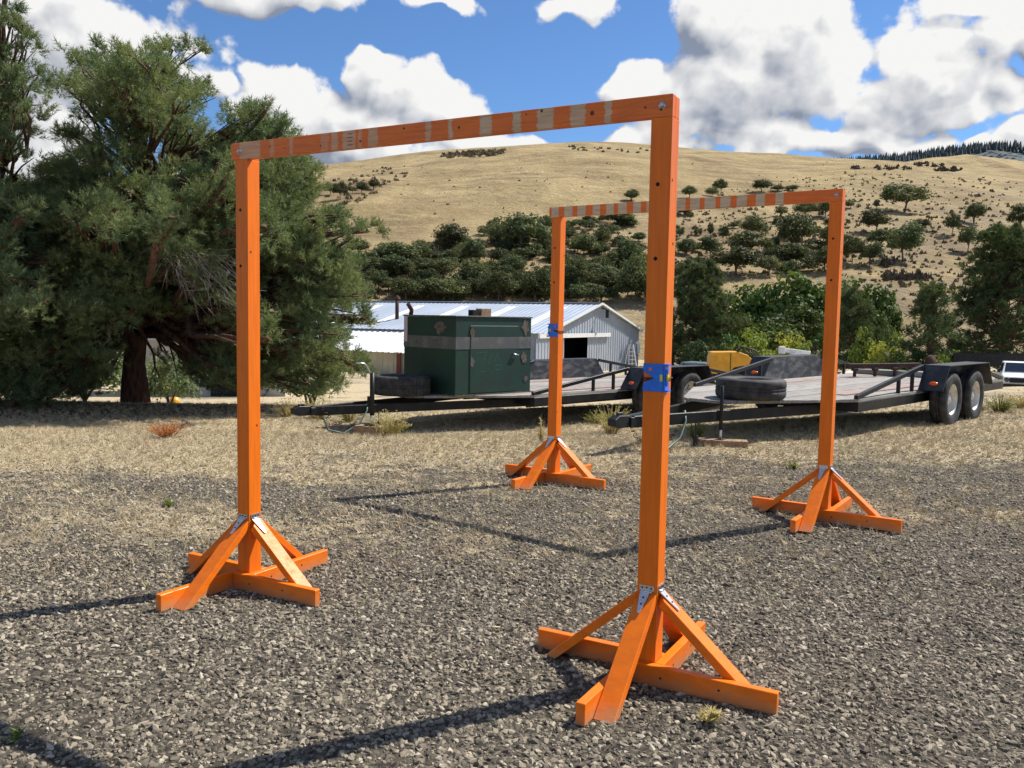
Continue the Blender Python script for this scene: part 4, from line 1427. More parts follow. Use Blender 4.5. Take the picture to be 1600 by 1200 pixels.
# gable wall: strips following the roof line
gw = MB()
n = 38
for i in range(n):
    w0, w1 = WG * i / n, WG * (i + 1) / n
    if w0 > 2.75 and w1 < 7.8:
        zb = 0.0
    else:
        zb = ZG
    zt0 = ZE + (ZR - ZE) * (1 - abs(w0 - WG / 2) / (WG / 2))
    zt1 = ZE + (ZR - ZE) * (1 - abs(w1 - WG / 2) / (WG / 2))
    wm0, wm1 = w0 + (w1 - w0) * .6, w0 + (w1 - w0) * .72
    e = -SH_R * .05
    q = [(w0, 0), (wm0, 0), (wm1, 1), (w1 - .03, 1), (w1, 0)]
    vs_, fs = [], []
    for (w_, k) in q:
        zt = zt0 + (zt1 - zt0) * (w_ - w0) / (w1 - w0) - .03
        vs_ += [S(w_, 0, zb) + e * k, S(w_, 0, zt) + e * k]
    for j in range(4):
        fs.append((2 * j, 2 * j + 2, 2 * j + 3, 2 * j + 1))
    gw.add(vs_, fs)
gw.build('gable_wall', M_SHEDWALL, shed)
MB().bar(S(-.3, -.42, ZE - .02), S(WG / 2, -.42, ZR + .02), .05, .18).bar(S(WG + .3, -.42, ZE - .02), S(WG / 2, -.42, ZR + .02), .05, .18).build('barge_board', M_WHITE, shed)
lw = MB()
rib_sheet(lw, S(0, 0, ZG), SH_R, Vector((0, 0, 1)), LR, ZE - ZG - .06, -SH_G, .6)
rib_sheet(lw, S(WG, 0, ZG), SH_R, Vector((0, 0, 1)), LR, ZE - ZG - .06, SH_G, .6)
lw.build('side_wall', M_SHEDWALL, shed)
MB().box(tuple(S(WG / 2, LR - .1, (ZG + ZE) / 2)), (.1, .1, .1)).build('rear_post', M_SHEDWALL, shed)
MB().bar(S(.3, 3.0, ZG + 1.6), S(WG - .3, 3.0, ZG + 1.6), .1, 3.2).build('dark_interior_sheet', M_DARK, shed)  # near-black sheet behind the doorway; the dim inside is in its colour
MB().bar(S(-1.6, -.22, .12), S(11.7, -.22, .12), .16, .34).build('door_track', M_WHITE, shed)
sd_ = MB()
rib_sheet(sd_, S(-1.9, -.14, ZG), SH_G, Vector((0, 0, 1)), 4.6, 3.25, -SH_R, .5)
sd_.build('sliding_door', M_SHEDWALL, shed)
MB().tube([S(WG / 2, -.3, ZR - .35), S(WG / 2, -.8, ZR - .45)], .06, 8).box(tuple(S(WG / 2, -.85, ZR - .85)), (.26, .26, .7)).build('gable_lamp', M_FRAME, shed)
MB().box(tuple(S(WG - .35, -.16, -1.2)), (.3, .3, .9)).build('meter_box', M_WHITE, shed)
# lean-to with a white roof on the near side
lo = 5.2
dn3 = (SH_G * (-lo) + Vector((0, 0, -1.55))).normalized()
up3 = dn3.cross(SH_R)
if up3.z < 0:
    up3 = -up3
rib_sheet(MB(), S(-.35, 4.5, ZE - .28), SH_R, dn3, LR - 4.5, math.hypot(lo, 1.55), up3, .6).build('lean_to_roof', M_ROOFWHITE, shed)
rib_sheet(MB(), S(-lo + .1, 5, ZG - .2), SH_R, Vector((0, 0, 1)), LR - 5.5, ZE - 1.75 - ZG + .2, -SH_G, .55).build('lean_to_wall', M_TANWALL, shed)
for l0 in (10.2, 14.6, 19.2, 23.5):
    MB().bar(S(-lo - .1, l0, ZG), S(-lo - .1, l0, ZE - 1.75), .3, .3).build('lean_to_post', M_BROWNRED, shed)
for (w_, l_, h_, r_) in ((3.0, 16.8, 1.9, .17), (9.0, 25.6, 1.6, .28)):
    zz = ZE + (ZR - ZE) * (w_ / (WG / 2))
    pp = MB().tube([S(w_, l_, zz - .2), S(w_, l_, zz + h_)], r_, 10)
    pp.lathe([(0, h_ + .26), (r_ * 1.7, h_), (r_ * 1.7, h_ - .15)], tuple(S(w_, l_, zz)), 'z', 10)
    pp.build('vent_pipe', M_RUSTDARK, shed)
# step ladder
lp = near_e + SH_G * 13.3 - SH_R * 1.6
ld = thing('step_ladder', 'open aluminium step ladder standing by the grey shed gable', 'ladder', (lp.x, lp.y, ZG), .35)
for s in (-1, 1):
    l_ = MB().bar((s * .46, -.5, 0), (s * .2, 0, 2.6), .09, .06)
    l_.bar((s * .42, .55, 0), (s * .2, .04, 2.6), .06, .05)
    l_.build('ladder_rail', M_ALU, ld)
for k in range(7):
    f_ = (k + .6) / 7.4
    MB().box((0, -.5 * (1 - f_), 2.6 * f_), ((.46 + (.2 - .46) * f_) * 2, .12, .06)).build('step', M_ALU, ld)


# ---------------------------------------------------------------- vehicles beyond the trailers
def simple_wheel(mb, c, R, w, axis='x'):
    mb.lathe([(0, -w / 2), (R * .6, -w / 2), (R * .95, -w / 2), (R, -w * .35), (R, w * .35), (R * .95, w / 2), (R * .6, w / 2), (0, w / 2)], c, axis, 20)


def pickup(loc, rz, label, paint, group=None, bed=True):
    """front of the pickup faces local -y"""
    v = thing('pickup_truck', label, 'pickup truck', loc, rz, group)
    body = MB()
    side = [(-2.55, .42), (-2.6, .75), (-2.5, 1.0), (-1.2, 1.12), (2.6, 1.12), (2.6, .45)]
    body.prism(side[::-1], lambda a, b, t: (t, a, b), -.96, .96)
    body.build('body', paint, v, .05)
    cab = MB()
    prof = [(-1.25, 1.11), (-.55, 1.72), (.85, 1.74), (1.05, 1.11)]
    n_ = len(prof)
    vs_ = [(-.92 if b < 1.2 else -.74, a, b) for a, b in prof] + [(.92 if b < 1.2 else .74, a, b) for a, b in prof]
    cab.add(vs_, [(0, 1, 2, 3), (7, 6, 5, 4), (0, 4, 5, 1), (1, 5, 6, 2), (2, 6, 7, 3)])
    cab.build('cab', paint, v, .03)
    MB().add([(-.78, -1.16, 1.21), (.78, -1.16, 1.21), (.68, -.60, 1.70), (-.68, -.60, 1.70)], [(0, 1, 2, 3)]).build('windscreen', M_GLASS, v)
    for s in (-1, 1):
        MB().add([(s * .905, -1.0, 1.2), (s * .905, .85, 1.2), (s * .775, .75, 1.64), (s * .775, -.52, 1.64)], [(0, 1, 2, 3)]).build('side_window', M_GLASS, v)
    MB().box((0, -2.60, .80), (1.3, .05, .26)).build('grille', M_FRAME, v, .01)
    for s in (-1, 1):
        MB().lathe([(0, -.03), (.12, -.025), (.13, 0.02)], (s * .78, -2.59, .82), 'y', 14).build('headlight', M_AMBER if s > 0 else M_GLASS, v)
    MB().box((0, -2.68, .50), (1.9, .12, .18)).build('bumper', M_FRAME, v, .02)
    for (x, y) in ((-.85, -1.7), (.85, -1.7), (-.85, 1.6), (.85, 1.6)):
        w_ = MB()
        simple_wheel(w_, (x, y, .38), .38, .24)
        w_.build('wheel', M_TYRE, v)
    MB().box((-1.06, -.95, 1.25), (.16, .1, .2)).box((1.06, -.95, 1.25), (.16, .1, .2)).build('mirror', M_FRAME, v)
    return v


def on_ground(px, Y):
    d = ray(px, 560)
    x = d[0] / d[1] * Y
    return (x, Y, float(gz(x, Y)))


p = on_ground(1592, 50)
pickup((p[0], p[1], -2.26), math.atan2(-p[0], p[1]) + .10, 'old white pickup truck facing forward at the right edge', M_WHITE)
t = thing('dump_trailer', 'black high sided trailer parked behind the white pickup', 'trailer', (p[0] + 2.2, p[1] + 5.5, -2.4), -.55)
MB().box((0, 0, 1.5), (5.5, 2.2, .14)).build('bed', M_FRAME, t, .02)
for s in (-1, 1):
    MB().box((0, s * 1.08, 1.85), (5.5, .06, .62)).build('side_board', M_FRAME, t)
MB().box((-2.74, 0, 1.85), (.06, 2.1, .62)).build('head_board', M_FRAME, t)
for s in (-1, 1):
    w_ = MB()
    simple_wheel(w_, (.4, s * 1.0, .45), .45, .26, 'y')
    simple_wheel(w_, (1.4, s * 1.0, .45), .45, .26, 'y')
    w_.build('wheel', M_TYRE, t)
p = on_ground(1096, 46)
pickup((p[0], p[1], p[2] + .25), 1.0, 'blue grey pickup with dark windscreen left of the yellow machine', M_BLUEGREY)

# yellow machine with a black tubular guard
p = on_ground(1148, 44)
ym = thing('yellow_loader', 'yellow tracked machine with black roll guard parked behind the trailers', 'machine', p, -.12)
ZM = 2.28
hood = [(-1.32, 1.28), (-1.32, 1.95), (-1.24, ZM - .02), (.10, ZM + .02), (.52, ZM - .1), (1.05, ZM - .55), (1.22, ZM - .8), (1.22, 1.2), (.95, 1.2), (.92, 1.38), (.70, 1.60), (.30, 1.68), (-.1, 1.60), (-.32, 1.38), (-.36, 1.28)]
MB().prism(hood[::-1], lambda a, b, t_: (a, t_, b), -.75, .75).build('hood', M_YELLOW, ym, .03)
MB().box((-.30, -.765, 1.75), (.03, .02, 1.0)).build('panel_seam', M_FRAME, ym)
MB().box((.3, 0, 1.15), (1.2, 1.3, .8)).build('engine_bay', M_DARK, ym)
gd = MB()
for s in (-.7, .7):
    gd.tube([(.0, s, ZM + .02), (.25, s, ZM + .22), (.85, s, ZM + .12), (1.32, s, ZM - .35), (1.34, s, 1.2)], .035, 8)
    gd.tube([(.45, s, ZM + .16), (1.05, s, ZM - .3)], .03, 8)
for x, z in ((.25, ZM + .22), (.85, ZM + .12), (1.32, ZM - .35)):
    gd.tube([(x, -.7, z), (x, .7, z)], .035, 8)
gd.build('roll_guard', M_FRAME, ym)
for s in (-1, 1):
    tk = MB().prism([(-1.3, .15), (-1.1, 0), (1.0, 0), (1.25, .18), (1.15, .62), (-1.1, .68)][::-1], lambda a, b, t_: (a, t_, b), s * .72 - .2, s * .72 + .2)
    tk.build('track', M_BLACKRUB, ym, .03)
MB().box((0, 0, .85), (2.45, 1.5, .82)).build('chassis', M_FRAME, ym)
ym.scale = (1.0, 1.0, 1.12)

# white bucket lift on a service truck
p = on_ground(1228, 50)
bt = thing('service_truck', 'white service truck with folded bucket lift beyond the yellow machine', 'truck', (p[0], p[1], p[2]), -.1)
MB().prism([(-1.8, .5), (-1.8, 1.75), (-1.5, 1.82), (1.9, 1.82), (1.9, .5)][::-1], lambda a, b, t_: (a, t_, b), -.95, .95).build('body', M_WHITE, bt, .06)
MB().prism([(-1.4, 1.80), (-1.1, 2.12), (.0, 2.16), (.25, 1.80)][::-1], lambda a, b, t_: (a, t_, b), -.8, .8).build('cab', M_BLUEGREY, bt, .04)
MB().tube([(.45, 0, 1.8), (.45, 0, 2.35), (.3, 0, 2.5)], .17, 10).build('turret', M_WHITE, bt)
bm_ = MB().bar((-.25, 0, 2.62), (1.35, 0, 2.42), .22, .26)
bm_.bar((1.3, .1, 2.40), (.3, .1, 2.18), .18, .2)
bm_.build('boom', M_WHITE, bt, .02)
MB().box((-.28, -.16, 2.60), (.34, .36, .42)).build('bucket', M_WHITE, bt, .04)
for x in (-1.2, 1.2):
    w_ = MB()
    for s in (-1, 1):
        simple_wheel(w_, (x, s * .9, .42), .42, .25, 'y')
    w_.build('wheel', M_TYRE, bt)
# pale car roof seen over the deck
p = on_ground(1345, 44)
cr_ = thing('parked_car', 'pale parked car with only its roof showing above the right trailer deck', 'car', (p[0], p[1], p[2] + .15), -.1)
MB().prism([(-2.1, .3), (-2.15, .7), (-1.2, .92), (2.0, .9), (2.1, .3)][::-1], lambda a, b, t_: (a, t_, b), -.85, .85).build('body', M_WHITE, cr_, .06)
rf = MB()
for (z, k) in ((.90, 1.0), (1.18, .86), (1.36, .66), (1.40, .45)):
    pass
rf.lathe([(1.25, .88), (1.12, 1.12), (.92, 1.30), (.5, 1.40), (0, 1.42)], (0, 0, 0), 'z', 24)
ro = rf.build('roof', M_WHITE, cr_)
ro.scale = (1.0, .62, 1.0)
MB().add([(-.95, -.52, .95), (.9, -.52, .95), (.7, -.46, 1.22), (-.7, -.46, 1.22)], [(0, 1, 2, 3)]).build('side_window', M_GLASS, cr_)
for x in (-1.3, 1.3):
    w_ = MB()
    for s in (-1, 1):
        simple_wheel(w_, (x, s * .8, .32), .32, .2, 'y')
    w_.build('wheel', M_TYRE, cr_)
# half hidden behind the pine
p = on_ground(325, 46)
MB_ = MB().box((0, 0, 1.5), (8, 4, 3.0)).build('wall', M_CONCRETE)
sb = thing('low_building', 'pale low building glimpsed through the pine branches at left', 'building', (p[0], p[1], p[2] - .1), .25)
MB_.parent = sb
MB().box((0, 0, 3.1), (8.6, 4.6, .2)).build('roof', M_ROOF, sb)
MB().box((1.5, -2.02, 1.3), (2.4, .06, 2.4)).build('door', M_DARK, sb)
p = on_ground(272, 24)
yb = MB().lathe([(0, .62), (.10, .60), (.14, .52), (.15, .0), (0, 0)], (0, 0, 0), 'z', 16).build('bollard', M_YELLOW)
yb.location = p
tag(yb, 'short yellow bollard showing beside the pine trunk', 'bollard')


# ---------------------------------------------------------------- trees
def tuft_template(n, L, need, w, seed, spread=(0.45, 1.15)):
    r = np.random.default_rng(seed)
    T = []
    for i in range(n):
        b = np.array([0, 0, r.uniform(0, L)])
        th, ph = r.uniform(*spread), r.uniform(0, 2 * math.pi)
        d = np.array([math.sin(th) * math.cos(ph), math.sin(th) * math.sin(ph), math.cos(th)])
        s = np.cross(d, r.normal(size=3))
        s /= np.linalg.norm(s)
        ln = need * r.uniform(.7, 1.15)
        T.append([b - s * w / 2, b + s * w / 2, b + d * ln])
    return np.array(T)


def place_tufts(template, P, D, scale):
    n = len(P)
    D = D / np.linalg.norm(D, axis=1, keepdims=True)
    a = np.cross(D, RNG.normal(size=(n, 3)))
    a /= np.linalg.norm(a, axis=1, keepdims=True)
    b = np.cross(D, a)
    R = np.stack([a, b, D], axis=2)
    V = np.einsum('nij,tkj->ntki', R * scale[:, None, None], template) + P[:, None, None, :]
    return V.reshape(-1, template.shape[1], 3)


def pad_points(c, rad, n, trunk_dir, flat=.6):
    """points and shoot directions in a lumpy foliage pad"""
    u = RNG.normal(size=(n, 3))
    u /= np.linalg.norm(u, axis=1, keepdims=True)
    r = RNG.uniform(.25, 1.0, n) ** .55
    lump = 1 + .28 * np.sin(u[:, 0] * 5 + c[0] * 3) * np.sin(u[:, 1] * 5 + c[1] * 5) + .2 * np.sin(u[:, 2] * 7 + c[2])
    off = u * (r * lump)[:, None] * rad
    off[:, 2] *= flat
    # shoots gather in brushes: several tufts spring from one twig end
    m_ = max(3, n // 9)
    idx = RNG.integers(0, m_, n)
    v = RNG.normal(size=(n, 3)) + np.array([0, 0, .55])
    v /= np.linalg.norm(v, axis=1, keepdims=True)
    br = min(.15, rad * .33)
    P = np.asarray(c) + off[idx] + v * br * RNG.uniform(.1, .8, (n, 1))
    D = v * .8 + u[idx] * .35 + np.array([0, 0, .45]) + np.asarray(trunk_dir) * .3
    return P, D


def in_poly(px, py, poly):
    ins = False
    j = len(poly) - 1
    for i in range(len(poly)):
        xi, yi = poly[i]
        xj, yj = poly[j]
        if (yi > py) != (yj > py) and px < (xj - xi) * (py - yi) / (yj - yi) + xi:
            ins = not ins
        j = i
    return ins


def curve_pts(a, b, n, sag, jit, rnd):
    a, b = Vector(a), Vector(b)
    out = []
    for i in range(n):
        t = i / (n - 1)
        p = a.lerp(b, t) + Vector((0, 0, sag * math.sin(math.pi * t)))
        if 0 < i < n - 1:
            p += Vector((rnd.uniform(-jit, jit), rnd.uniform(-jit, jit), rnd.uniform(-jit, jit)))
        out.append(p)
    return out


def conifer(name, label, cat, base, axis_top, pads, needle_mat, tuft, ntuft, trunk_r, group=None, twigs=0, bark=None):
    """pads: list of (centre, radius, flatness)"""
    base = Vector(base)
    top = Vector(axis_top)
    rnd = random.Random(len(pads))
    t = thing(name, label, cat, tuple(base), 0, group)
    tr = [p - base for p in curve_pts(base, top, 9, 0, (top - base).length * .012, rnd)]
    tr[0].z -= .15
    rad = [trunk_r * (1 - .86 * (i / 8)) for i in range(9)]
    rad[0] *= 1.3
    MB().tube(tr, rad, 12).build('trunk', bark or M_BARK, t)
    Vt = []
    big = MB()
    for i, (c, r, fl) in enumerate(pads):
        c = Vector(c)
        h = min(max((c.z - base.z) / (top.z - base.z) - .10 - .12 * rnd.random(), .20 + .16 * rnd.random()), .93)
        st = base.lerp(top, h)
        rd = trunk_r * (1 - .86 * h)
        pts = [p - base for p in curve_pts(st, c, 6, .12 * (c - st).length * rnd.uniform(-.5, .6), .06 * (c - st).length, rnd)]
        r0 = min(rd * .5, .018 + .018 * (c - st).length)
        limb = MB().tube(pts, [r0 * (1 - .13 * q) for q in range(6)], 6)
        # a few side shoots inside the pad
        for k in range(4):
            e = c + Vector((rnd.uniform(-1, 1), rnd.uniform(-1, 1), rnd.uniform(-.4, .7))) * r * .8
            s_ = pts[3 + k % 3]
            limb.tube([s_, (s_ + e - base) / 2 + Vector((0, 0, .05)), e - base], [r0 * .4, r0 * .3, r0 * .12], 4)
        if i < 60:
            limb.build('branch', bark or M_BARK, t)
        else:
            big.v, big.f, big.sm = big.v + limb.v, big.f + [tuple(q + len(big.v) for q in f_) for f_ in limb.f], big.sm + limb.sm
        td = np.array([c.x - st.x, c.y - st.y, 0.0])
        td = td / (np.linalg.norm(td) + 1e-6)
        n_ = max(8, int(ntuft * r * r))
        P, D = pad_points(np.array(c - base), r, n_, td, fl)
        Vt.append(place_tufts(tuft, P, D, RNG.uniform(.75, 1.25, n_)))
    if big.v:
        tag(big.build('branch', bark or M_BARK, t), kind='stuff')
    o = link('foliage', tri_mesh('foliage', np.concatenate(Vt), needle_mat), t)
    tag(o, kind='stuff')
    return t


# the big pine at left, about seventeen metres away
PINE = [(110, 112), (124, 84), (155, 68), (200, 62), (235, 75), (300, 62), (325, 78), (305, 105), (285, 110), (330, 130), (375, 132), (420, 165), (455, 195), (465, 225), (500, 262),
        (500, 300), (528, 330), (560, 350), (590, 352), (585, 372), (548, 395), (568, 430), (560, 465), (590, 500), (555, 540), (580, 575), (560, 612), (500, 618), (430, 590), (380, 605), (330, 600), (300, 612), (255, 540),
        (240, 520), (190, 530), (165, 590), (130, 625), (70, 645), (0, 645), (-80, 600), (-90, 360), (-20, 300), (60, 275), (92, 235), (102, 150)]
PY = 17.2
HOLES = [(238, 270, 26), (150, 205, 8), (325, 520, 26), (268, 580, 24), (212, 560, 16)]
rnd = random.Random(5)
pads = []
tries = 0
while len(pads) < 330 and tries < 24000:
    tries += 1
    px, py = rnd.uniform(-90, 590), rnd.uniform(62, 640)
    if not in_poly(px, py, PINE):
        continue
    if any((px - a) ** 2 + (py - b) ** 2 < (r + 22) ** 2 for a, b, r in HOLES):
        continue
    rad = rnd.uniform(.34, .62)
    fits = False
    for k_ in range(5):
        q_ = rad * F / PY * .85
        if all(in_poly(px + q_ * math.cos(t_), py + q_ * .7 * math.sin(t_), PINE) for t_ in np.linspace(0, 6.28, 9)[:-1]):
            fits = True
            break
        rad *= .8
    if not fits or rad < .15:
        continue
    half = 3.2 * (1 - abs(px - 230) / 480)
    if rnd.random() < .62:
        yy = PY - abs(rnd.gauss(.75, .3)) * half
    else:
        yy = PY + rnd.uniform(-.4, .9) * half
    c = at(px, py, yy)
    if any(np.linalg.norm(c - np.array(q[0])) < .22 + .25 * rad for q in pads):
        continue
    pads.append((tuple(c), rad, rnd.uniform(.5, .75)))
# limbs that stick out of the outline
for px, py, r in ((575, 362, .26), (545, 375, .3), (310, 82, .28), (270, 78, .3), (120, 92, .3), (565, 500, .28), (545, 455, .3), (445, 205, .28), (100, 130, .28), (560, 575, .3), (530, 560, .35), (500, 575, .35),
                  (500, 440, .45), (480, 480, .45), (520, 520, .4), (470, 400, .45), (440, 350, .5), (470, 330, .45)):
    pads.append((tuple(at(px, py, PY - rnd.uniform(0, 1.6))), r, .6))
for px, py, r, dy in ((70, 600, .42, 1.2), (110, 585, .42, .9), (145, 570, .4, .8), (130, 612, .34, .9), (168, 540, .36, .6), (90, 560, .45, 1.4), (40, 585, .45, 1.5), (165, 590, .28, .3),
                      (268, 560, .34, -.6), (300, 585, .36, -.4), (335, 575, .4, .2), (330, 605, .3, .1), (365, 590, .38, .3), (415, 590, .4, .4), (440, 565, .42, .6), (480, 600, .36, .5), (300, 545, .4, -.8), (250, 590, .26, -.9)):
    pads.append((tuple(at(px, py, PY - dy)), r, .6))
pine_base = (at(212, 628, PY)[0], PY, float(gz(at(212, 628, PY)[0], PY)))
TUFT = tuft_template(26, .15, .085, .0095, 1)
pine = conifer('pine_tree', 'largest spreading pine tree filling the left side with a reddish trunk', 'pine tree', pine_base, tuple(at(225, 95, PY + .2)), pads, M_NEEDLE, TUFT, 600, .24)
# bare and dead twigs under the crown
tw, tw2 = MB(), MB()
for k in range(105):
    px, py = rnd.uniform(255, 520), rnd.uniform(400, 560)
    a = Vector(at(rnd.uniform(215, 330), rnd.uniform(360, 480), PY - rnd.uniform(-.5, 1))) - Vector(pine_base)
    b = Vector(at(px, py + rnd.uniform(0, 70), PY - rnd.uniform(-1, 1.8))) - Vector(pine_base)
    if k < 60:
        pts = curve_pts(a, b, 6, rnd.uniform(-.1, .35), .08, rnd)
        tw.tube(pts, [.016, .014, .011, .009, .006, .003], 4)
        for q in range(2, 5):
            e = pts[q] + Vector((rnd.uniform(-.5, .5), rnd.uniform(-.4, .4), rnd.uniform(-.6, .1)))
            tw.tube([pts[q], (pts[q] + e) / 2 + Vector((0, 0, .05)), e], [.007, .005, .002], 3)
    else:
        q_ = rnd.random()
        s_ = Vector(at(245 + 75 * q_, 392 + 18 * q_, PY - 2.9)) - Vector(pine_base)
        e = s_ + Vector((rnd.uniform(.1, 1.1), rnd.uniform(-.5, .3), rnd.uniform(-1.2, -.25)))
        pts = curve_pts(s_, e, 6, rnd.uniform(.05, .35), .06, rnd)
        tw2.tube(pts, [.007, .006, .005, .004, .003, .0015], 3)
        for q in range(2, 5):
            f_ = pts[q] + Vector((rnd.uniform(-.15, .35), rnd.uniform(-.2, .2), rnd.uniform(-.35, .05)))
            tw2.tube([pts[q], f_], [.004, .0015], 3)
tag(tw.build('bare_twig', M_TWIGRED, pine), kind='stuff')
tag(tw2.build('dead_twig', M_TWIG, pine), kind='stuff')

# spruce cut by the left edge
SPR = [(12, -70), (30, -20), (40, 30), (62, 42), (46, 62), (80, 88), (50, 105), (86, 130), (55, 158), (84, 196), (60, 218), (60, 300), (100, 420), (60, 520), (-260, 560), (-260, 300), (-120, 100), (-40, 0)]
pads = []
tries = 0
while len(pads) < 170 and tries < 15000:
    tries += 1
    px, py = rnd.uniform(-240, 95), rnd.uniform(-30, 560)
    if not in_poly(px, py, SPR):
        continue
    rad = rnd.uniform(.28, .46)
    fits = False
    for k_ in range(4):
        q_ = rad * F / 14.6 * .85
        if all(in_poly(px + q_ * math.cos(t_), py + q_ * .6 * math.sin(t_), SPR) for t_ in np.linspace(0, 6.28, 9)[:-1]):
            fits = True
            break
        rad *= .78
    if not fits:
        continue
    c = at(px, py, 14.6 + rnd.uniform(-1.8, .8) * (.3 + (py + 40) / 600))
    if any(np.linalg.norm(c - np.array(q[0])) < .20 + .25 * rad for q in pads):
        continue
    pads.append((tuple(c), rad, rnd.uniform(.45, .65)))
sp_base = at(-40, 640, 15.2)
conifer('spruce_tree', 'tall spruce cut off by the left edge beside the big pine', 'spruce tree', (sp_base[0], 15.2, float(gz(sp_base[0], 15.2))), tuple(at(15, -60, 14.8)), pads, M_NEEDLE2,
        tuft_template(24, .14, .080, .0095, 2), 560, .17)


# pines on the right, beyond the trailers
def far_pine(label, px, py_base, py_top, wpx, Y, npad, seed, group='pines beyond the right trailer', lean=0, bare=.22, shape=1.0, cone=1.9, flat=.5):
    rnd_ = random.Random(seed)
    b = at(px, py_base, Y)
    tp = at(px + lean, py_top, Y)
    base = (b[0], Y, float(gz(b[0], Y)))
    H = tp[2] - base[2]
    hw = wpx / F * Y / 2
    pads_ = []
    for k in range(npad):
        h = bare + (1 - bare) * (k + rnd_.random()) / npad
        rr = hw * (min(1.0, (1 - h) * cone + .08)) ** shape * rnd_.uniform(.35, 1.0)
        a = rnd_.uniform(0, 2 * math.pi)
        x = base[0] + (tp[0] - base[0]) * h + rr * math.cos(a)
        pads_.append(((x, Y + rr * math.sin(a), base[2] + H * h + .05 * rr), (rnd_.uniform(.20, .34) * hw + .3) * (.75 if cone < 1.5 else 1), flat))
    return conifer('pine_tree', label, 'pine tree', base, (tp[0], Y, tp[2]), pads_, M_NEEDLEFAR, tuft_template(12, .35, .34, .06, seed), 34, .018 * H, group)


far_pine('large open branched pine at the right edge behind the white pickup', 1570, 575, 362, 215, 64, 120, 31, cone=1.15, flat=.36, bare=.12)
far_pine('slender pine with layered tufts left of the large edge pine', 1452, 580, 452, 100, 58, 56, 32, bare=.25, cone=1.35, flat=.42)
far_pine('dark dense conifer rising just right of the near orange post', 1092, 560, 414, 104, 84, 150, 33, 'dense conifers behind the trailers', bare=.05, shape=.8)
far_pine('olive pine right of the far right orange post', 1335, 575, 462, 84, 62, 60, 34, bare=.15)


# broadleaf prototypes: leaf sprays on a lumpy crown, shared meshes
def crown_mesh(name, m, nclump, nleaf, leaf, seed, hgt=.75, skirt=.0):
    r = np.random.default_rng(seed)
    Vv = []
    for k in range(nclump):
        u = r.normal(size=3)
        u /= np.linalg.norm(u)
        if u[2] < -.35:
            u[2] *= .3
        rr = r.uniform(.45, .80)
        c = u * rr * np.array([1, 1, hgt])
        cr = r.uniform(.20, .36)
        v = r.normal(size=(nleaf, 3))
        v /= np.linalg.norm(v, axis=1, keepdims=True)
        p = c + v * (cr * r.uniform(.55, 1.05, (nleaf, 1))) * np.array([1, 1, .8])
        nrm = v + r.normal(size=(nleaf, 3)) * .45 + np.array([0, 0, .3])
        nrm /= np.linalg.norm(nrm, axis=1, keepdims=True)
        a = np.cross(nrm, r.normal(size=(nleaf, 3)))
        a /= np.linalg.norm(a, axis=1, keepdims=True)
        b = np.cross(nrm, a)
        s = leaf * r.uniform(.6, 1.25, (nleaf, 1))
        q = np.stack([p - a * s, p - b * s * .7 + nrm * s * .2, p + a * s, p + b * s * .7 - nrm * s * .15], 1)
        Vv.append(q)
    V_ = np.concatenate(Vv)
    return tri_mesh(name, V_, m, 4)


def trunk_mesh(name, seed, h0=-1.0, m=M_BARKGREY):
    rnd_ = random.Random(seed)
    mb = MB()
    n_ = rnd_.choice((1, 2, 3))
    for k in range(n_):
        a = rnd_.uniform(0, 6.28)
        mb.tube([(.03 * math.cos(a), .03 * math.sin(a), h0), (.12 * math.cos(a), .12 * math.sin(a), h0 * .5), (.3 * math.cos(a), .3 * math.sin(a), 0)], [.06, .045, .03], 6)
        for q in range(3):
            b = rnd_.uniform(0, 6.28)
            mb.tube([(.12 * math.cos(a), .12 * math.sin(a), h0 * .5), (.3 * math.cos(b), .3 * math.sin(b), -.1), (.55 * math.cos(b), .55 * math.sin(b), .2)], [.035, .022, .01], 5)
    return mb.mesh(name, m)


OAKS = [(crown_mesh('crown', M_OAK, 64, 46, .055, 100 + i, .84 + .05 * (i % 3)), trunk_mesh('trunk', 200 + i, -1.05)) for i in range(6)]
WOODS = [(crown_mesh('crown', M_WOOD, 40, 60, .058, 120 + i, .8), trunk_mesh('trunk', 220 + i, -1.3)) for i in range(4)]
DARKS = [(crown_mesh('crown', M_DARKLEAF, 40, 60, .06, 140 + i, .85), trunk_mesh('trunk', 240 + i, -1.3)) for i in range(2)]
UNDER = [(crown_mesh('crown', M_NEEDLE2, 46, 110, .034, 170 + i, .85), trunk_mesh('trunk', 270 + i, -1.3)) for i in range(2)]
LIMES = [(crown_mesh('crown', M_LIME, 26, 46, .07, 150, .9), trunk_mesh('trunk', 250, -1.2)), (crown_mesh('crown', M_YELLOWLEAF, 26, 46, .07, 151, .9), trunk_mesh('trunk', 251, -1.2))]
BUSHES = [(crown_mesh('crown', M_OAK, 30, 34, .08, 160 + i, .8), None) for i in range(3)]


def tree(name, label, cat, group, proto, base, hw, height, rz, sink=0.0):
    """hw: half width of the crown, height: total"""
    t = thing(name, label, cat, base, rz, group)
    cr, tk = proto
    trunk_f = .07 if tk else -.12
    ch = height * (1 - trunk_f)
    zc = height * trunk_f + ch * .5
    c = link('crown', cr, t, (0, 0, zc - sink))
    kx = random.uniform(.82, 1.22)
    c.scale = (hw * kx, hw / kx, ch * random.uniform(.52, .64))
    if tk:
        k = link('trunk', tk, t, (0, 0, zc - sink))
        k.scale = (hw * .8, hw * .8, zc)
    return t


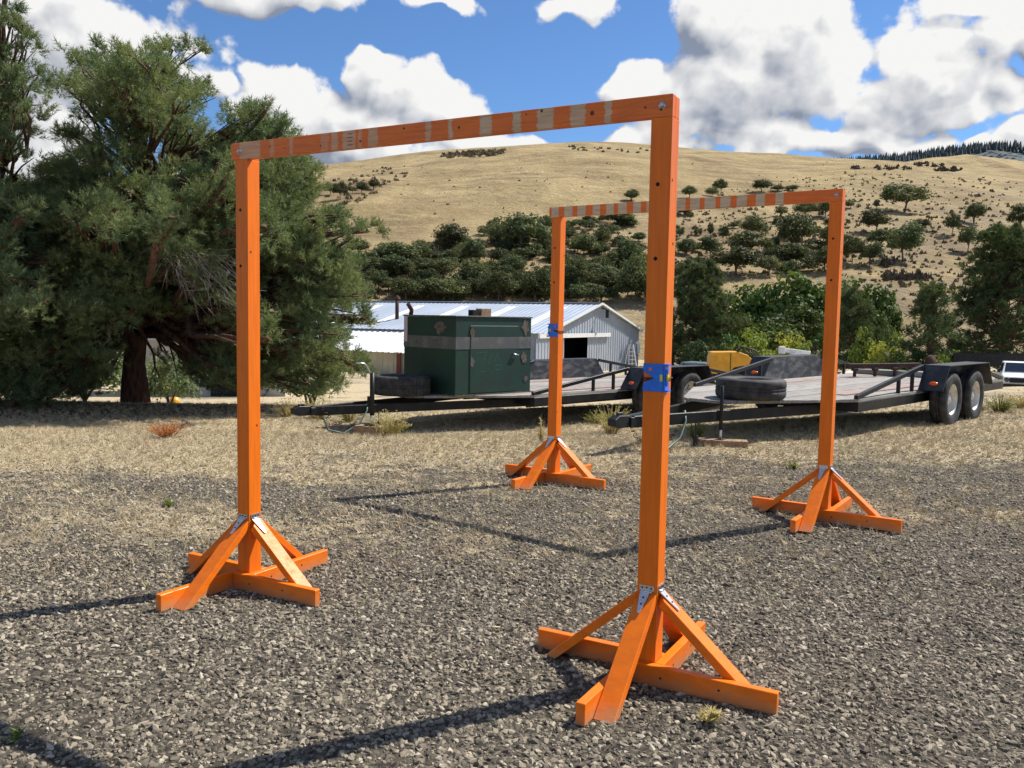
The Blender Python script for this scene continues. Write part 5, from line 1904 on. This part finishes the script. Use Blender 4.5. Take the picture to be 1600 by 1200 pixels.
OAK_G = 'oaks scattered over the dry hillside'
named = [
    (1412, 331, 62, 40, 'broad lone oak high on the right hillside below the dark rocks'),
    (1367, 366, 45, 36, 'round oak just right of the far right orange post'),
    (1522, 350, 33, 30, 'round lone oak right of the broad hillside oak'),
    (1487, 368, 24, 32, 'slim oak on the slope between two round hillside oaks'),
    (1511, 394, 33, 36, 'loose pale oak below the slim oak on the right slope'),
    (1592, 362, 34, 38, 'oak cut by the right edge high on the slope'),
    (1412, 410, 58, 54, 'dark dense oak clump in the middle of the right slope'),
    (1259, 341, 42, 26, 'wide oak just under the far banded crossbeam'),
    (1126, 303, 22, 22, 'small oak above the far crossbeam right of the near post'),
    (1191, 300, 32, 18, 'flat topped oak showing above the far crossbeam'),
    (707, 390, 66, 36, 'wide dark oak at the upper edge of the lower woods'),
    (815, 392, 68, 52, 'largest oak cluster left of the far left orange post'),
    (691, 472, 82, 34, 'bright green rounded oak just above the shed roof'),
    (912, 403, 50, 36, 'rounded oak between the two orange posts on the hill'),
]
plain = [(1562, 400, 40, 34), (1588, 425, 40, 50), (1375, 389, 38, 28), (1360, 416, 34, 34), (1332, 412, 38, 42), (1289, 339, 24, 24), (1244, 390, 66, 52), (1176, 374, 45, 34), (1170, 404, 66, 40),
         (1109, 406, 36, 34), (1150, 430, 75, 42), (1232, 416, 75, 34), (1112, 307, 20, 14), (1077, 310, 24, 18), (1215, 299, 22, 9), (1238, 299, 20, 9), (1328, 326, 16, 12), (1369, 328, 10, 16), (1439, 358, 26, 14), (1300, 392, 40, 40),
         (1110, 372, 13, 22), (1130, 380, 16, 26), (1062, 373, 14, 18), (1070, 400, 20, 20), (532, 312, 26, 26), (566, 302, 22, 16), (584, 297, 20, 16), (550, 303, 14, 12), (515, 305, 24, 18), (740, 410, 36, 34), (776, 382, 36, 30), (854, 364, 32, 24),
         (620, 415, 76, 32), (603, 436, 72, 36), (655, 425, 40, 24), (688, 436, 58, 30), (740, 449, 52, 40), (636, 472, 54, 30), (782, 415, 36, 24), (779, 472, 50, 46), (837, 472, 58, 52), (893, 455, 52, 50), (941, 387, 28, 30), (968, 354, 52, 24), (987, 314, 28, 16), (980, 423, 38, 46),
         (922, 448, 20, 26), (956, 441, 14, 20), (938, 474, 48, 26), (990, 472, 56, 62), (560, 400, 40, 24), (570, 425, 46, 30), (585, 455, 44, 34), (545, 440, 40, 32), (560, 472, 50, 34), (720, 470, 36, 30), (870, 425, 40, 36), (905, 425, 30, 24), (1020, 440, 40, 50),
         (1040, 420, 40, 44), (760, 430, 30, 22), (800, 432, 44, 30), (665, 452, 40, 26), (1060, 450, 44, 40), (1016, 475, 50, 40), (850, 395, 26, 22), (870, 372, 20, 18), (1560, 470, 40, 30), (1200, 430, 40, 28), (1290, 425, 44, 36)]


def plant_oak(px, py, w, h, label, group, i, bushy=False):
    hit = hill_hit(px, py)
    if hit is None:
        return
    x, y, z = hit
    k = y / F
    if bushy:
        tree('shrub', label, 'shrub', group, BUSHES[i % 3], (x, y, z - .15), w * k / 2 * 1.1, h * k * 1.05, i * 1.7)
        return
    tree('oak_tree', label, 'oak tree', group, OAKS[i % 6], (x, y, z - .15), w * k / 2 * 1.15, h * k * 1.2, i * 1.7)


for i, (px, py, w, h, lb) in enumerate(named):
    plant_oak(px, py, w, h, lb, OAK_G, i)
ORD = ('first', 'second', 'third', 'fourth', 'fifth', 'sixth', 'seventh', 'eighth', 'ninth', 'tenth', 'eleventh', 'twelfth', 'thirteenth', 'fourteenth', 'fifteenth', 'sixteenth')


def hill_bin(px, py):
    col = (0 if px < 866 else 1 if px < 1030 else 2 if px < 1300 else 3)
    row = (0 if py < 345 else 1 if py < 392 else 2 if py < 432 else 3)
    return col, row


COLN = ('left of the far left post', 'between the far left post and near post', 'between the near post and far right post', 'right of the far right post')
ROWN = ('high on hillside', 'on upper slope', 'on lower slope', 'at hill foot')
every = sorted([(q[0], q[1]) for q in named] + [(q[0], q[1]) for q in plain])
for i, (px, py, w, h) in enumerate(plain):
    mates = [q for q in every if hill_bin(*q) == hill_bin(px, py)]
    c_, r_ = hill_bin(px, py)
    k = mates.index((px, py))
    lb = '%s big oak from left %s %s' % (ORD[min(k, 15)], ROWN[r_], COLN[c_])
    plant_oak(px, py, w, h, lb, OAK_G, i + 3)
# smaller scrub oaks filling the lower slope
zoneA = [(545, 400), (640, 385), (700, 372), (780, 352), (860, 345), (1000, 345), (1010, 470), (540, 470)]
zoneB = [(1030, 330), (1330, 340), (1340, 430), (1100, 440), (1040, 470)]
rnd = random.Random(12)
cnt = 0
for zone, n_, lb in ((zoneA, 215, 'small scrubby oak filling in the lower hillside woods'), (zoneB, 40, 'small scrubby oak on the stony slope behind the frames')):
    k = 0
    while k < n_:
        px, py = rnd.uniform(520, 1350), rnd.uniform(330, 480)
        if not in_poly(px, py, zone):
            continue
        k += 1
        s = .6 + (py - 330) / 200
        plant_oak(px, py, rnd.uniform(18, 42) * s, rnd.uniform(13, 26) * s, lb.replace('scrubby oak', 'rounded shrub') if cnt % 5 < 3 else lb,
                  'shrubs filling the slope' if cnt % 5 < 3 else 'scrubby oaks filling the slope', cnt, cnt % 5 < 3)
        cnt += 1

# valley wood behind the vehicles
wood = [(1150, 558, 448, 92, 0, 'rounded dark broadleaf tree left of the valley wood'), (1195, 560, 432, 96, 0, 'tall broadleaf tree in the left of the valley wood'), (1248, 560, 424, 104, 0, 'tallest broadleaf tree crowning the valley wood'),
        (1300, 560, 428, 96, 1, 'broadleaf tree just left of the far right orange post'), (1345, 560, 440, 90, 0, 'broadleaf tree just right of the far right orange post'), (1378, 560, 462, 60, 1, 'low broadleaf tree at the right end of the valley wood'),
        (1215, 562, 478, 90, 2, 'dark shaded broadleaf tree in the middle of the valley wood'), (1270, 562, 470, 90, 0, 'bright green broadleaf tree in front of the valley wood'), (1160, 562, 486, 60, 1, 'deep green bushy tree beside the dark conifer'),
        (1205, 564, 500, 80, 3, 'dull green spreading tree above the yellow bush'), (1310, 566, 500, 70, 1, 'green tree filling behind the far right post'), (1362, 566, 488, 66, 3, 'olive tree right of the far right post')]
rnd = random.Random(8)
for i, (px, pb, pt, w, kind, lb) in enumerate(wood):
    Y = 100 - i * 1.9
    b, tp = at(px, pb, Y), at(px, pt, Y)
    z = float(gz(b[0], min(Y, 99)))
    proto = DARKS[i % 2] if kind == 2 else WOODS[i % 4]
    tree('broadleaf_tree', lb, 'tree', 'broadleaf trees of the valley wood', proto, (b[0], Y, z), w / F * Y / 2 * 1.3, (tp[2] - z) * 1.06, i * 2.1)
small = [(1170, 575, 512, 62, 66, 0, 'lime green bush beside the yellow machine'), (1228, 575, 513, 54, 64, 1, 'yellow green bush rising behind the bucket lift'), (1138, 575, 518, 50, 67, 2, 'olive bush behind the yellow machine hood'), (1258, 575, 530, 40, 63, 0, 'lime green bush right of the yellow bush'),
         (1372, 580, 532, 50, 58, 1, 'yellow green bush right of the far right post'), (1345, 580, 515, 44, 60, 0, 'lime green sapling behind the pale car roof'), (1405, 582, 545, 50, 56, 2, 'dark low bush left of the slender pine'), (1430, 582, 540, 40, 57, 2, 'dark bush beneath the slender pine'),
         (1490, 584, 545, 50, 58, 0, 'sunny green bush right of the slender pine'), (1530, 584, 548, 44, 60, 2, 'dark bush left of the white pickup'), (1400, 582, 520, 36, 62, 0, 'pale green sapling right of the yellow bush'), (1090, 572, 530, 60, 68, 2, 'dark bush behind the blue grey pickup'), (1050, 570, 500, 50, 86, 2, 'dark tree behind the shed corner at right'), (1290, 578, 535, 44, 62, 2, 'dark bush behind the service truck'), (1470, 584, 556, 40, 56, 0, 'low green bush beneath the slender pine')]
for i, (px, pb, pt, w, Y, kind, lb) in enumerate(small):
    b, tp = at(px, pb, Y), at(px, pt, Y)
    z = float(gz(b[0], Y))
    proto = LIMES[kind] if kind < 2 else (DARKS[i % 2] if i % 2 else WOODS[i % 4])
    tree('bush', lb, 'bush', 'bushes along the yard edge', proto, (b[0], Y, z), w / F * Y / 2 * 1.1, tp[2] - z, i * 1.3)

for i, (px, pb, pt, w, Y, kind, lb) in enumerate(((135, 634, 505, 190, 20.5, 0, 'dark shaded bush left of the pine trunk'), (390, 630, 505, 160, 21.0, 1, 'dark shaded bush right of the pine trunk behind the near left post'), (268, 630, 535, 110, 22.5, 0, 'small dark bush behind the yellow bollard'), (485, 624, 540, 110, 20.5, 1, 'dark bush under the right side of the pine'))):
    b, tp = at(px, pb, Y), at(px, pt, Y)
    z = float(gz(b[0], Y))
    tree('bush', lb, 'bush', 'dark bushes under the pine', UNDER[kind], (b[0], Y, z - .1), w / F * Y / 2, tp[2] - z, i * 1.1)

# low scrub and stones dotted over the slopes (uncountable)
rnd = random.Random(77)
sv, rv = [], []


def clump(lst, x, y, z, r, h, n_):
    for k in range(n_):
        a = rnd.uniform(0, 6.28)
        q = r * rnd.uniform(.2, .7)
        cx_, cy_ = x + q * math.cos(a), y + q * math.sin(a)
        b = rnd.uniform(0, 6.28)
        w_ = r * rnd.uniform(.35, .7)
        lst.append([(cx_ - w_ * math.cos(b), cy_ - w_ * math.sin(b), z - .05), (cx_ + w_ * math.cos(b), cy_ + w_ * math.sin(b), z - .05), (cx_ + rnd.uniform(-.4, .4) * r, cy_ + rnd.uniform(-.4, .4) * r, z + h * rnd.uniform(.6, 1.2))])


zones = [([(1030, 330), (1130, 300), (1200, 285), (1330, 268), (1600, 280), (1600, 470), (1420, 480), (1330, 420), (1060, 440)], 1500, (.25, .75)), ([(680, 243), (740, 236), (790, 235), (780, 244), (700, 248)], 160, (.7, 1.5)), ([(880, 229), (1010, 232), (1010, 240), (900, 236)], 26, (.7, 1.3)),
         ([(540, 400), (1000, 340), (1000, 470), (540, 470)], 420, (.3, .9)), ([(500, 285), (600, 262), (640, 272), (560, 320), (510, 325)], 90, (.4, 1.2)), ([(560, 258), (1300, 250), (1330, 300), (850, 320), (600, 380)], 60, (.2, .5))]
for zone, n_, (r0, r1) in zones:
    k = 0
    while k < n_:
        px, py = rnd.uniform(480, 1600), rnd.uniform(225, 480)
        if not in_poly(px, py, zone):
            continue
        k += 1
        h_ = hill_hit(px, py)
        if h_ is None:
            continue
        r = rnd.uniform(r0, r1)
        clump(sv, h_[0], h_[1], h_[2], r * .85, r * .85, 7)
tag(link('hillside_scrub', tri_mesh('hillside_scrub', sv, M_SCRUB)), 'brown dry scrub dotted over the hillside', 'scrub', kind='stuff')
for px, py, n_, wd in ((1395, 263, 22, 26), (1450, 258, 26, 22), (1480, 266, 22, 22), (1527, 307, 3, 3), (1385, 415, 7, 8), (1405, 435, 9, 22), (1440, 435, 8, 14), (1340, 262, 8, 12)):
    for k in range(n_):
        h_ = hill_hit(px + rnd.uniform(-wd, wd), py + rnd.uniform(-3, 3))
        if h_:
            clump(rv, h_[0], h_[1], h_[2], rnd.uniform(.5, 1.4), rnd.uniform(.5, 1.3), 7)
tag(link('rock_outcrop', tri_mesh('rock_outcrop', rv, M_ROCK)), 'dark broken rocks along the right hill crest', 'rocks', kind='stuff')


# ---------------------------------------------------------------- weeds in the yard
def weed(label, px, py, w, h, Y, stem_mat, leaf_m, seed, name='weed_plant', flowers=None, n_=46):
    rnd_ = random.Random(seed)
    p_ = at(px, py, Y)
    x = p_[0]
    z = float(gz(x, Y))
    W_, H_ = w / F * Y / 2, h / F * Y
    t = thing(name, label, 'weed', (x, Y, z), rnd_.uniform(0, 6), 'weeds growing through the gravel')
    st, lf, fl = MB(), MB(), MB()
    for k in range(n_):
        a, q = rnd_.uniform(0, 6.28), rnd_.random() ** .6
        e = Vector((W_ * q * math.cos(a), W_ * q * math.sin(a), H_ * rnd_.uniform(.45, 1.0) * (1 - .35 * q)))
        b = Vector((e.x * .25, e.y * .25, 0))
        m_ = (b + e) / 2 + Vector((0, 0, H_ * .12))
        st.tube([b, m_, e], [.004, .003, .0015], 3)
        for j in range(5):
            c = b.lerp(e, rnd_.uniform(.25, 1))
            d = Vector((rnd_.uniform(-1, 1), rnd_.uniform(-1, 1), rnd_.uniform(0, .9))).normalized()
            s = d.cross(Vector((rnd_.uniform(-1, 1), rnd_.uniform(-1, 1), 1))).normalized()
            ll = rnd_.uniform(.025, .055)
            lf.add([c - s * .006, c + s * .006, c + d * ll], [(0, 1, 2)])
        if flowers and rnd_.random() < .5:
            fl.box(e, (.014, .014, .012))
    st.build('stem', stem_mat, t)
    tag(lf.build('leaf', leaf_m, t), kind='stuff')
    if flowers:
        tag(fl.build('seed_head', flowers, t), kind='stuff')
    return t


weed('yellowish dry weed in front of the tan jack block', 607, 712, 76, 52, 11.0, M_WEEDDRY, M_WEED, 1, flowers=M_WEEDDRY, n_=80)
weed('straw coloured weed with seed heads left of the near post', 955, 690, 70, 60, 11.4, M_WEEDDRY, M_WEED, 2, flowers=M_WEEDDRY, n_=60)
weed('rust orange low weed in front of the big pine', 262, 706, 72, 36, 10.2, M_WEEDORANGE, M_WEEDORANGE, 3, n_=70)
weed('green and straw weed at the near post beside the hanging chain', 1085, 705, 40, 46, 10.6, M_WEED, M_LEAFGREEN, 4, n_=40)
weed('yellow weed strip at the foot of the pine by the drawbar', 500, 640, 90, 44, 14.6, M_WEEDDRY, M_WEED, 5, flowers=M_WEEDDRY, n_=110)
weed('pale weed with seed heads left of the trailer coupler', 448, 640, 60, 34, 14.9, M_WEEDDRY, M_WEEDDRY, 6, flowers=M_WEEDDRY, n_=70)
weed('small yellow weed right of the drawbar under the pine', 545, 640, 44, 34, 14.2, M_WEEDDRY, M_WEED, 7, flowers=M_WEEDDRY, n_=60)
weed('low green weed spread between the drawbar and the box shadow', 632, 655, 44, 14, 13.2, M_LEAFGREEN, M_LEAFGREEN, 8, n_=40)
weed('bushy green weed behind the right trailer wheels', 1562, 645, 60, 36, 14.8, M_WEED, M_LEAFGREEN, 9, flowers=M_WEEDDRY, n_=110)
weed('dry weed tuft at the right edge behind the trailer', 1598, 640, 60, 34, 16.0, M_WEEDDRY, M_WEEDDRY, 10, flowers=M_WEEDDRY, n_=80)
weed('tall dry grass stalks beside the far left orange post', 845, 690, 16, 46, 10.4, M_WEEDDRY, M_WEEDDRY, 11, 'grass_tuft', n_=14)
weed('yellow green weed patch seen under the left trailer', 930, 640, 60, 26, 14.6, M_WEED, M_WEED, 12, n_=70)
weed('small grass tuft growing at the nearest orange foot board', 1108, 1122, 44, 34, 3.18, M_WEEDDRY, M_WEEDDRY, 13, 'grass_tuft', n_=14)
weed('small green sprig in the shadow at the lower left corner', 28, 1150, 14, 34, 2.95, M_LEAFGREEN, M_LEAFGREEN, 14, n_=5)
weed('tiny green sprout on the gravel left of the left base', 262, 812, 22, 12, 6.4, M_LEAFGREEN, M_LEAFGREEN, 15, n_=10)
weed('pale green tuft on gravel left of the far right base', 1240, 742, 26, 16, 8.6, M_LEAFGREEN, M_WEED, 16, n_=18)
